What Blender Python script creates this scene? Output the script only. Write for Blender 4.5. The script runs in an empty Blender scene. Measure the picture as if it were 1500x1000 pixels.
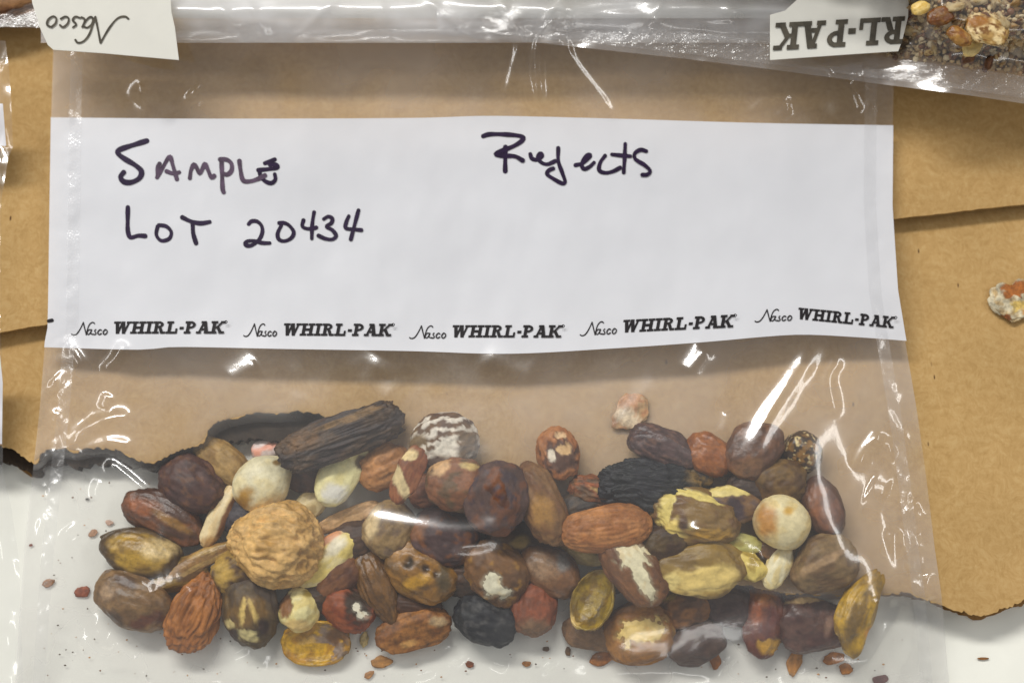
import bpy, bmesh, math, random
import numpy as np
from mathutils import Matrix, Vector

random.seed(7)
R = math.radians
scene = bpy.context.scene
COL = scene.collection

# ------------------------------------------------------------------ camera
CAM_D, CAM_T, HF = 0.321, R(12.0), math.tan(R(19.8))
cam_data = bpy.data.cameras.new("camera")
cam_data.sensor_width = 36.0
cam_data.lens = 18.0 / HF
cam_data.clip_start, cam_data.clip_end = 0.01, 50.0
cam_data.dof.use_dof = True
cam_data.dof.focus_distance = 0.303
cam_data.dof.aperture_fstop = 7.0
cam = bpy.data.objects.new("camera", cam_data)
COL.objects.link(cam)
cam.location = (0, -CAM_D * math.sin(CAM_T), CAM_D * math.cos(CAM_T))
cam.rotation_euler = (CAM_T, 0, 0)
scene.camera = cam

# ------------------------------------------------------------------ room light (indoors, ceiling tubes, plus an added low tube)
world = bpy.data.worlds.new("World")
scene.world = world
world.use_nodes = True
bg = world.node_tree.nodes["Background"]
bg.inputs["Color"].default_value = (0.97, 0.98, 1.0, 1)
bg.inputs["Strength"].default_value = 0.28

def tube_lamp(name, direction, dist, sx, sy, power, colour=(1, 0.985, 0.95), spin=0.0):
    ld = bpy.data.lights.new(name, 'AREA')
    ld.shape = 'RECTANGLE'
    ld.size, ld.size_y, ld.energy, ld.color = sx, sy, power, colour
    o = bpy.data.objects.new(name, ld)
    COL.objects.link(o)
    d = Vector(direction).normalized()
    o.location = d * dist
    z = d
    x = Vector((math.cos(spin), math.sin(spin), 0))
    x = (x - z * x.dot(z)).normalized()
    y = z.cross(x)
    o.rotation_euler = Matrix((x, y, z)).transposed().to_euler()
    return o
tube_lamp("ceiling_or_added_tube", (-0.30, 0.58, 0.78), 1.8, 1.25, 0.20, 25)
tube_lamp("ceiling_or_added_tube", (0.68, 0.24, 0.69), 2.0, 1.2, 0.18, 5.2, spin=1.35)
tube_lamp("ceiling_or_added_tube", (-0.73, 0.16, 0.66), 2.0, 1.2, 0.18, 5.0, spin=1.75)
tube_lamp("ceiling_or_added_tube", (0.12, -0.93, 0.36), 2.2, 1.2, 0.14, 2.4, spin=0.1)  # added low tube on the camera side, only for glints in the film

scene.view_settings.view_transform = 'Standard'
scene.view_settings.look = 'None'
scene.view_settings.exposure = 0.12
scene.view_settings.gamma = 1.0
scene.cycles.use_denoising = True
scene.cycles.transparent_max_bounces = 24
scene.cycles.max_bounces = 8
scene.cycles.caustics_reflective = False
scene.cycles.caustics_refractive = False

# ------------------------------------------------------------------ helpers
CL = np.array(cam.location)
FW = np.array((0, math.sin(CAM_T), -math.cos(CAM_T)))
UP = np.array((0, math.cos(CAM_T), math.sin(CAM_T)))
def U(px, py, z):
    """point of the place at height z that stands at photo position (px, py)"""
    px, py, z = np.broadcast_arrays(np.asarray(px, float), np.asarray(py, float), np.asarray(z, float))
    a = (px - 750) / 750 * HF
    b = (500 - py) / 750 * HF
    d = FW + a[..., None] * np.array((1.0, 0, 0)) + b[..., None] * UP
    t = (z - CL[2]) / d[..., 2]
    return CL + d * t[..., None]
def mpp(px, py, z):
    p = U(px, py, z)
    return float(np.dot(p - CL, FW)) * HF / 750

def lin(c):
    c = c / 255.0
    return c / 12.92 if c <= 0.04045 else ((c + 0.055) / 1.055) ** 2.4
def S(r, g, b):
    return (lin(r), lin(g), lin(b))
VEIL, GAIN = 0.014, 0.64
def P(r, g, b, veil=None):
    """own colour of something seen in the bag"""
    v = VEIL if veil is None else veil
    c = [max((lin(k) - v) / GAIN, 0.006) for k in (r, g, b)]
    y = .3 * c[0] + .6 * c[1] + .1 * c[2]
    t = min(max(((max(c) - min(c)) / max(c) - .34) / .3, 0), 1)
    k = float(np.interp(y, [.03, .10, .25, .5, .9], [.95, .80, .68, .84, 1.4]))
    c = [c[0] * (.96 - .05 * t) * k, c[1] * (.97 - .10 * t) * k, c[2] * (1 - .48 * t * float(np.interp(y, [.3, .7], [1, .45]))) * k]
    m = max(1.0, max(c) / 0.84)
    return tuple(q / m for q in c)

_rng = np.random.RandomState(3)
_perm = np.concatenate([_rng.permutation(512)] * 3)
_grad = _rng.normal(size=(512, 3)); _grad /= np.linalg.norm(_grad, axis=1)[:, None]
def noise3(p):
    p = np.asarray(p, float)
    i = np.floor(p).astype(int); f = p - i; i &= 511
    w = f * f * f * (f * (f * 6 - 15) + 10)
    out = 0
    for dx in (0, 1):
        for dy in (0, 1):
            for dz in (0, 1):
                h = _perm[_perm[_perm[(i[..., 0] + dx) & 511] + ((i[..., 1] + dy) & 511)] + ((i[..., 2] + dz) & 511)]
                g = _grad[h]
                v = g[..., 0] * (f[..., 0] - dx) + g[..., 1] * (f[..., 1] - dy) + g[..., 2] * (f[..., 2] - dz)
                wt = (w[..., 0] if dx else 1 - w[..., 0]) * (w[..., 1] if dy else 1 - w[..., 1]) * (w[..., 2] if dz else 1 - w[..., 2])
                out = out + v * wt
    return out * 1.6
def fbm(p, o=3):
    s, a = 0, 1.0
    for k in range(o):
        s = s + a * noise3(p * (2 ** k) + 17.3 * k); a *= 0.5
    return s
def sstep(a, b, x):
    t = np.clip((x - a) / (b - a), 0, 1)
    return t * t * (3 - 2 * t)

def mesh_obj(name, verts, faces, mat, parent=None, smooth=True, col=None):
    me = bpy.data.meshes.new(name)
    verts = np.asarray(verts, np.float32)
    if isinstance(faces, np.ndarray):
        n, k = faces.shape
        me.vertices.add(len(verts)); me.vertices.foreach_set("co", verts.ravel())
        me.loops.add(n * k); me.loops.foreach_set("vertex_index", faces.astype(np.int32).ravel())
        me.polygons.add(n); me.polygons.foreach_set("loop_start", np.arange(0, n * k, k, dtype=np.int32))
        me.update(calc_edges=True); me.validate()
    else:
        me.from_pydata([tuple(v) for v in verts], [], faces); me.update()
    me.polygons.foreach_set("use_smooth", np.full(len(me.polygons), bool(smooth)))
    if col is not None:
        at = me.color_attributes.new("Col", 'FLOAT_COLOR', 'POINT')
        c4 = np.ones((len(verts), 4), np.float32); c4[:, :3] = col
        at.data.foreach_set("color", c4.ravel())
    if mat: me.materials.append(mat)
    o = bpy.data.objects.new(name, me)
    COL.objects.link(o)
    if parent is not None: o.parent = parent
    return o
def tag(o, label=None, cat=None, group=None, kind=None):
    if label: o["label"] = label
    if cat: o["category"] = cat
    if group: o["group"] = group
    if kind: o["kind"] = kind
    return o
def empty(name, loc, label, cat, group=None):
    o = bpy.data.objects.new(name, None); o.location = loc; o.empty_display_size = 0.01
    COL.objects.link(o)
    return tag(o, label, cat, group)
def child(o, par):
    o.parent = par
    o.matrix_parent_inverse = Matrix.Translation(-Vector(par.location))
    return o
def catmull(pts, n=8):
    pts = np.asarray(pts, float)
    if len(pts) < 3:
        t = np.linspace(0, 1, n * (len(pts) - 1) + 1)[:, None]
        return pts[0] * (1 - t) + pts[-1] * t
    q = np.vstack([2 * pts[0] - pts[1], pts, 2 * pts[-1] - pts[-2]])
    out = []
    for i in range(1, len(q) - 2):
        for k in range(n):
            t = k / n
            out.append(0.5 * ((2 * q[i]) + (-q[i - 1] + q[i + 1]) * t + (2 * q[i - 1] - 5 * q[i] + 4 * q[i + 1] - q[i + 2]) * t * t
                              + (-q[i - 1] + 3 * q[i] - 3 * q[i + 1] + q[i + 2]) * t ** 3))
    out.append(q[-2])
    return np.array(out)

# ------------------------------------------------------------------ materials
def new_mat(name):
    m = bpy.data.materials.new(name); m.use_nodes = True
    nt = m.node_tree; nt.nodes.clear()
    out = nt.nodes.new("ShaderNodeOutputMaterial")
    return m, nt, out
def nd(nt, kind, **kw):
    n = nt.nodes.new(kind)
    for k, v in kw.items():
        if k in n.inputs: n.inputs[k].default_value = v
        else: setattr(n, k, v)
    return n
def ramp(nt, fac, stops):
    r = nt.nodes.new("ShaderNodeValToRGB")
    el = r.color_ramp.elements
    while len(el) < len(stops): el.new(0.5)
    for e, (p, c) in zip(el, stops):
        e.position = p; e.color = (*c, 1) if len(c) == 3 else c
    nt.links.new(fac, r.inputs[0]); return r.outputs[0]
def mixc(nt, fac, a, b, blend='MIX'):
    m = nt.nodes.new("ShaderNodeMix"); m.data_type = 'RGBA'; m.blend_type = blend
    for sock, v in ((m.inputs[0], fac), (m.inputs[6], a), (m.inputs[7], b)):
        if hasattr(v, "is_linked"): nt.links.new(v, sock)
        else: sock.default_value = v if not isinstance(v, tuple) else ((*v, 1) if len(v) == 3 else v)
    return m.outputs[2]
def math_n(nt, op, a, b=0.0):
    m = nt.nodes.new("ShaderNodeMath"); m.operation = op
    for sock, v in ((m.inputs[0], a), (m.inputs[1], b)):
        if hasattr(v, "is_linked"): nt.links.new(v, sock)
        else: sock.default_value = v
    return m.outputs[0]
def coords(nt, scale=(1, 1, 1), rot=(0, 0, 0)):
    tc = nt.nodes.new("ShaderNodeTexCoord"); mp = nt.nodes.new("ShaderNodeMapping")
    mp.inputs["Scale"].default_value = scale; mp.inputs["Rotation"].default_value = rot
    nt.links.new(tc.outputs["Object"], mp.inputs[0]); return mp.outputs[0]
def ntex(nt, vec, scale, detail=3, rough=0.55):
    n = nd(nt, "ShaderNodeTexNoise", Scale=scale, Detail=detail, Roughness=rough)
    nt.links.new(vec, n.inputs["Vector"]); return n.outputs["Fac"]

def m_plain(name, col, rough=0.6, spec=0.3, var=0.12, vscale=300, bump=0.0, bscale=1500, coat=0.0, thru=0.0):
    m, nt, out = new_mat(name)
    b = nd(nt, "ShaderNodeBsdfPrincipled", Roughness=rough)
    b.inputs["Specular IOR Level"].default_value = spec
    if coat:
        b.inputs["Coat Weight"].default_value = coat; b.inputs["Coat Roughness"].default_value = 0.12
    v = coords(nt)
    n = ntex(nt, v, vscale, 4)
    c = mixc(nt, 1.0, col, ramp(nt, n, [(0.3, (1 - var,) * 3), (0.7, (1 + 0 * var,) * 3)]), 'MULTIPLY')
    nt.links.new(c, b.inputs["Base Color"])
    if bump:
        bp = nd(nt, "ShaderNodeBump", Strength=bump, Distance=0.0002)
        nt.links.new(ntex(nt, v, bscale, 4), bp.inputs["Height"]); nt.links.new(bp.outputs[0], b.inputs["Normal"])
    if thru:
        tl = nd(nt, "ShaderNodeBsdfTranslucent"); nt.links.new(c, tl.inputs["Color"])
        ms = nd(nt, "ShaderNodeMixShader", Fac=thru); nt.links.new(b.outputs[0], ms.inputs[1]); nt.links.new(tl.outputs[0], ms.inputs[2])
        nt.links.new(ms.outputs[0], out.inputs[0]); return m
    nt.links.new(b.outputs[0], out.inputs[0]); return m

def m_kraft(name, base, dark, light):
    m, nt, out = new_mat(name)
    b = nd(nt, "ShaderNodeBsdfPrincipled", Roughness=0.8)
    b.inputs["Specular IOR Level"].default_value = 0.2
    v = coords(nt)
    def warped(scale, rot):
        dn = nd(nt, "ShaderNodeTexNoise", Scale=160.0, Detail=2.0); nt.links.new(v, dn.inputs["Vector"])
        vm = nt.nodes.new("ShaderNodeVectorMath"); vm.operation = 'MULTIPLY_ADD'
        nt.links.new(dn.outputs["Color"], vm.inputs[0]); vm.inputs[1].default_value = (0.006,) * 3; nt.links.new(v, vm.inputs[2])
        mp = nt.nodes.new("ShaderNodeMapping"); mp.inputs["Scale"].default_value = scale; mp.inputs["Rotation"].default_value = rot
        nt.links.new(vm.outputs[0], mp.inputs[0]); return mp.outputs[0]
    f1 = ntex(nt, warped((1, 0.45, 1), (0, 0, 0.5)), 1300, 4, 0.65)
    f2 = ntex(nt, warped((0.5, 1, 1), (0, 0, 0.7)), 800, 4, 0.65)
    big = ntex(nt, v, 45, 3)
    c = ramp(nt, math_n(nt, 'MULTIPLY', math_n(nt, 'ADD', f1, f2), 0.5), [(0.22, dark), (0.5, base), (0.78, light)])
    c = mixc(nt, 1.0, c, ramp(nt, big, [(0.3, (0.84, 0.83, 0.80)), (0.7, (1, 1, 1))]), 'MULTIPLY')
    sp = nd(nt, "ShaderNodeTexVoronoi", Scale=330.0, Randomness=1.0); nt.links.new(coords(nt, (1, 0.35, 1), (0, 0, 0.7)), sp.inputs["Vector"])
    spm = ramp(nt, sp.outputs["Distance"], [(0.045, (1, 1, 1)), (0.085, (0, 0, 0))])
    sel = ramp(nt, ntex(nt, v, 90, 1), [(0.60, (0, 0, 0)), (0.64, (1, 1, 1))])
    c = mixc(nt, math_n(nt, 'MULTIPLY', spm, sel), c, (0.10, 0.05, 0.02))
    sel2 = ramp(nt, ntex(nt, coords(nt, (1, 1, 1), (0, 0, 1.9)), 80, 1), [(0.60, (0, 0, 0)), (0.64, (1, 1, 1))])
    sp2 = nd(nt, "ShaderNodeTexVoronoi", Scale=210.0, Randomness=1.0); nt.links.new(coords(nt, (1, 0.22, 1), (0, 0, -0.6)), sp2.inputs["Vector"])
    c = mixc(nt, math_n(nt, 'MULTIPLY', ramp(nt, sp2.outputs["Distance"], [(0.04, (0.7,) * 3), (0.08, (0, 0, 0))]), sel2), c, (0.62, 0.48, 0.27))
    nt.links.new(c, b.inputs["Base Color"])
    bp = nd(nt, "ShaderNodeBump", Strength=0.35, Distance=0.00015)
    nt.links.new(math_n(nt, 'ADD', f1, f2), bp.inputs["Height"]); nt.links.new(bp.outputs[0], b.inputs["Normal"])
    nt.links.new(b.outputs[0], out.inputs[0]); return m

def m_film(name, haze=0.06, refl=0.07, rough=0.05, tint=(1.0, 1.0, 1.0), emboss=0.0, escale=2200, crinkle=0.06, haze_col=(0.95, 0.95, 0.97)):
    m, nt, out = new_mat(name)
    v = coords(nt)
    n1 = ntex(nt, v, 260, 3)
    bp = nd(nt, "ShaderNodeBump", Strength=crinkle, Distance=0.0006); nt.links.new(n1, bp.inputs["Height"])
    nrm = bp.outputs[0]
    if emboss:
        b2 = nd(nt, "ShaderNodeBump", Strength=emboss, Distance=0.0003)
        vo = nd(nt, "ShaderNodeTexVoronoi", Scale=escale); nt.links.new(v, vo.inputs["Vector"])
        nt.links.new(vo.outputs["Distance"], b2.inputs["Height"]); nt.links.new(nrm, b2.inputs["Normal"]); nrm = b2.outputs[0]
    lw = nd(nt, "ShaderNodeLayerWeight", Blend=0.5); nt.links.new(nrm, lw.inputs["Normal"])
    fac = math_n(nt, 'ADD', math_n(nt, 'MULTIPLY', math_n(nt, 'POWER', lw.outputs["Facing"], 4.0), 0.7), refl)
    tr = nd(nt, "ShaderNodeBsdfTransparent", Color=(*tint, 1))
    gl = nd(nt, "ShaderNodeBsdfGlossy", Roughness=rough, Color=(1, 1, 1, 1)); nt.links.new(nrm, gl.inputs["Normal"])
    gw = nd(nt, "ShaderNodeBsdfGlossy", Roughness=min(rough * 2.6, 0.6), Color=(1, 1, 1, 1)); nt.links.new(nrm, gw.inputs["Normal"])
    gm = nd(nt, "ShaderNodeMixShader", Fac=0.42); nt.links.new(gl.outputs[0], gm.inputs[1]); nt.links.new(gw.outputs[0], gm.inputs[2]); gl = gm
    df = nd(nt, "ShaderNodeBsdfDiffuse", Color=(*haze_col, 1)); nt.links.new(nrm, df.inputs["Normal"])
    tl = nd(nt, "ShaderNodeBsdfTranslucent", Color=(*haze_col, 1))
    dm = nd(nt, "ShaderNodeMixShader", Fac=0.5); nt.links.new(df.outputs[0], dm.inputs[1]); nt.links.new(tl.outputs[0], dm.inputs[2])
    hz = nd(nt, "ShaderNodeMixShader")
    hf = ramp(nt, ntex(nt, v, 38, 3), [(0.36, (haze * 0.3,) * 3), (0.66, (min(haze * 2.0, 1),) * 3)])
    nt.links.new(hf, hz.inputs[0])
    nt.links.new(tr.outputs[0], hz.inputs[1]); nt.links.new(dm.outputs[0], hz.inputs[2])
    mx = nd(nt, "ShaderNodeMixShader"); nt.links.new(fac, mx.inputs[0]); nt.links.new(hz.outputs[0], mx.inputs[1]); nt.links.new(gl.outputs[0], mx.inputs[2])
    nt.links.new(mx.outputs[0], out.inputs[0]); return m

def m_nut(name, rough=0.6, spec=0.3, mott=0.32, bump=0.4, bscale=800):
    m, nt, out = new_mat(name)
    b = nd(nt, "ShaderNodeBsdfPrincipled", Roughness=rough)
    b.inputs["Specular IOR Level"].default_value = spec
    at = nt.nodes.new("ShaderNodeAttribute"); at.attribute_name = "Col"
    v = coords(nt)
    n1, n2 = ntex(nt, v, 900, 5, 0.65), ntex(nt, v, 330, 4)
    c = mixc(nt, 1.0, at.outputs["Color"], ramp(nt, n1, [(0.3, (1 - mott,) * 3), (0.55, (1, 1, 1)), (0.75, (1 + mott * 0.5,) * 3)]), 'MULTIPLY')
    c = mixc(nt, 1.0, c, ramp(nt, n2, [(0.3, (1 - mott * 0.8, 1 - mott * 0.8, 1 - mott * 0.8)), (0.6, (1, 1, 1))]), 'MULTIPLY')
    nt.links.new(c, b.inputs["Base Color"])
    bp = nd(nt, "ShaderNodeBump", Strength=bump, Distance=0.0003)
    nt.links.new(ntex(nt, v, bscale, 5, 0.6), bp.inputs["Height"]); nt.links.new(bp.outputs[0], b.inputs["Normal"])
    nt.links.new(b.outputs[0], out.inputs[0]); return m

M_TABLE = m_plain("white_table_laminate", S(244, 243, 232), 0.35, 0.35, 0.07, 70, bump=0.06, bscale=900)
M_KRAFT = m_kraft("kraft_liner", S(191, 155, 101), S(167, 131, 78), S(208, 177, 124))
M_KRAFT_B = m_kraft("kraft_fluting", S(166, 126, 78), S(130, 94, 54), S(190, 150, 100))
M_PLY = m_kraft("shaded_torn_ply", (0.050, 0.036, 0.026), (0.028, 0.021, 0.017), (0.085, 0.06, 0.04))  # dark inner ply, blackened further to stand for shade under the liner
M_FILM = m_film("clear_bag_film", 0.026, 0.08, 0.085)
M_BACK = m_film("clear_bag_back_film", 0.17, 0.02, 0.12, haze_col=(0.95, 0.925, 0.92))
M_SEAL = m_film("embossed_heat_seal", 0.05, 0.06, 0.16, emboss=0.22)
M_ROLL = m_film("rolled_bag_film", 0.42, 0.10, 0.14, crinkle=0.12)
M_PANEL = m_plain("white_write_on_print", S(235, 236, 241), 0.34, 0.4, 0.05, 45, bump=0.15, bscale=220, coat=0.35, thru=0.22)
M_TAPE = m_plain("white_wire_tape", S(240, 238, 229), 0.4, 0.4, 0.05, 120, coat=0.2, thru=0.22)
M_INK = m_plain("purple_black_marker_ink", (0.022, 0.009, 0.040), 0.5, 0.2, 0.5, 700)
M_INK_W = m_plain("worn_marker_ink", (0.10, 0.06, 0.105), 0.5, 0.3, 0.6, 500)
M_PRINT = m_plain("black_printing_ink", (0.018, 0.015, 0.017), 0.55, 0.2, 0.4, 500)
M_PRINT_F = m_plain("worn_printing_ink", (0.10, 0.085, 0.06), 0.35, 0.5, 0.6, 500)
NM = dict(matte=m_nut("dry_nut_skin", 0.52, 0.35), waxy=m_nut("bare_nut_kernel", 0.4, 0.4, 0.2, 0.5),
          rough=m_nut("shrivelled_nut_skin", 0.55, 0.4, 0.55, 0.8, 600), gloss=m_nut("smooth_nut_skin", 0.34, 0.5, 0.42, 0.6))

# ------------------------------------------------------------------ the setting: table top, sheets of cardboard
Z_LOW, Z_UP = 0.0074, 0.0108
def sheet_grid(name, x0, x1, y0, y1, z, mat):
    return mesh_obj(name, [(x0, y0, z), (x1, y0, z), (x1, y1, z), (x0, y1, z)], [(0, 1, 2, 3)], mat, smooth=False)
tag(sheet_grid("table_top", -0.9, 0.9, -0.6, 0.6, 0, M_TABLE), kind="structure")

TORN = [(-420, 700), (-60, 668), (0, 652), (18, 656), (32, 668), (52, 680), (60, 662), (76, 657), (96, 655), (112, 663), (130, 657), (152, 655),
        (180, 661), (200, 675), (216, 680), (236, 672), (260, 660), (298, 649), (303, 630), (320, 617), (345, 611), (375, 604), (400, 606), (432, 603),
        (470, 604), (478, 613), (510, 628), (560, 645), (600, 672), (700, 722), (850, 790), (1000, 842), (1150, 868), (1235, 872), (1330, 868),
        (1376, 884), (1400, 894), (1432, 903), (1462, 895), (1500, 878), (1560, 850), (1900, 835)]
def ragged(path, step, jag, seed, shift=(0, 0)):
    rs = np.random.RandomState(seed)
    path = np.asarray(path, float)
    seg = np.hypot(*np.diff(path, axis=0).T); cum = np.concatenate([[0], np.cumsum(seg)])
    t = np.arange(0, cum[-1], step)
    x = np.interp(t, cum, path[:, 0]); y = np.interp(t, cum, path[:, 1])
    n = fbm(np.stack([t / (step * 7), t * 0 + seed, t * 0], 1), 3)
    ii = np.arange(len(t)) * 0.5
    x = np.maximum.accumulate(x + rs.normal(0, jag * 0.35, len(t)) - ii) + ii
    return np.stack([x + shift[0], y + n * jag * 1.2 + rs.normal(0, jag * 0.35, len(t)) + shift[1]], 1)
def liner(name, edge_px, z0, z1, mat, parent, top=-420):
    e = U(edge_px[:, 0], edge_px[:, 1], z1)
    corner = [U(1900, top, z1), U(-420, top, z1)]
    ytop = corner[0][1]; n = len(e)
    V = np.vstack([e, np.stack([e[:, 0], np.full(n, ytop), np.full(n, z1)], 1), np.stack([e[:, 0], e[:, 1], np.full(n, z0)], 1),
                   np.stack([e[:, 0], np.full(n, ytop), np.full(n, z0)], 1)])
    i = np.arange(n - 1)
    F = np.vstack([np.stack([i, i + 1, i + 1 + n, i + n], 1), np.stack([i + 2 * n, i + 3 * n, i + 1 + 3 * n, i + 1 + 2 * n], 1), np.stack([i, i + 2 * n, i + 1 + 2 * n, i + 1], 1)])
    return child(mesh_obj(name, V, F, mat, smooth=False), parent)
def fluting(name, edge_px, z0, z1, wave, depth, mat, parent):
    e = U(edge_px[:, 0], edge_px[:, 1], z0)[:, :2]
    seg = np.hypot(*np.diff(e, axis=0).T); cum = np.concatenate([[0], np.cumsum(seg)])
    t = np.arange(0, cum[-1], wave / 8)
    x = np.interp(t, cum, e[:, 0]); y = np.interp(t, cum, e[:, 1])
    amp = (z1 - z0) / 2 - 0.00025
    z = (z0 + z1) / 2 + amp * np.sin(2 * np.pi * t / wave)
    front = np.stack([x, y, z], 1); back = front + np.array((0.002, depth, 0))
    lo = np.vstack([front, back, front - (0, 0, 0.0002), back - (0, 0, 0.0002)]); n = len(t)
    i = np.arange(n - 1)
    f = np.vstack([np.stack([i, i + 1, i + 1 + n, i + n], 1), np.stack([i + 2 * n, i + 3 * n, i + 1 + 3 * n, i + 1 + 2 * n], 1),
                   np.stack([i, i + 2 * n, i + 1 + 2 * n, i + 1], 1)])
    return child(mesh_obj(name, lo, f, mat), parent)

low = empty("cardboard_sheet", (0.02, 0.0, 0.0), "lower brown cardboard sheet with torn ragged edge lying on white table", "cardboard")
low_edge = ragged(TORN, 4, 3.0, 1)
liner("top_liner", low_edge, Z_LOW - 0.0006, Z_LOW, M_KRAFT, low)
fl_edge = ragged(TORN, 4, 4.0, 2, (0, -6))
fluting("fluting", fl_edge, 0.0007, Z_LOW - 0.0006, 0.0034, 0.02, M_KRAFT_B, low)
liner("bottom_liner", ragged([(x, y + (20 if x < 80 else 4)) for x, y in TORN], 5, 3.0, 4), 0.0001, 0.0006, M_KRAFT_B, low)

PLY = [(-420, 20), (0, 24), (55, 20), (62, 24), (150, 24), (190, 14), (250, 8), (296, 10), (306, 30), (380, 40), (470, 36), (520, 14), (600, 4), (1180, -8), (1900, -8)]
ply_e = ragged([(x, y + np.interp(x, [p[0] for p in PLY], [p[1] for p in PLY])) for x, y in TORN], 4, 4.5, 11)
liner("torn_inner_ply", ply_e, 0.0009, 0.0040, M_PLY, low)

up = empty("cardboard_sheet", (0.0, 0.03, Z_LOW), "upper brown cardboard flap with straight cut edge under the sample bag", "cardboard")
CUT = np.array([(-420, 555), (-60, 500), (0, 487), (75, 474), (700, 396), (1310, 321), (1500, 299), (1900, 255)], float)
cut_e = ragged(CUT, 10, 0.7, 5)
liner("top_liner", cut_e, Z_UP - 0.0005, Z_UP, M_KRAFT, up)
fluting("fluting", ragged(CUT, 10, 1.0, 6, (0, -1)), Z_LOW + 0.0008, Z_UP - 0.0005, 0.0030, 0.02, M_KRAFT_B, up)
liner("bottom_liner", ragged(CUT, 10, 1.0, 7, (0, 2)), Z_LOW + 0.0002, Z_LOW + 0.0007, M_KRAFT, up)

def torn_y(px):
    return np.interp(px, [p[0] for p in TORN], [p[1] for p in TORN])
def cut_y(px):
    return np.interp(px, CUT[:, 0], CUT[:, 1])
def ground(px, py):
    return np.where(np.asarray(py) < cut_y(px), Z_UP, np.where(np.asarray(py) < torn_y(px), Z_LOW, 0.0))

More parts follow.
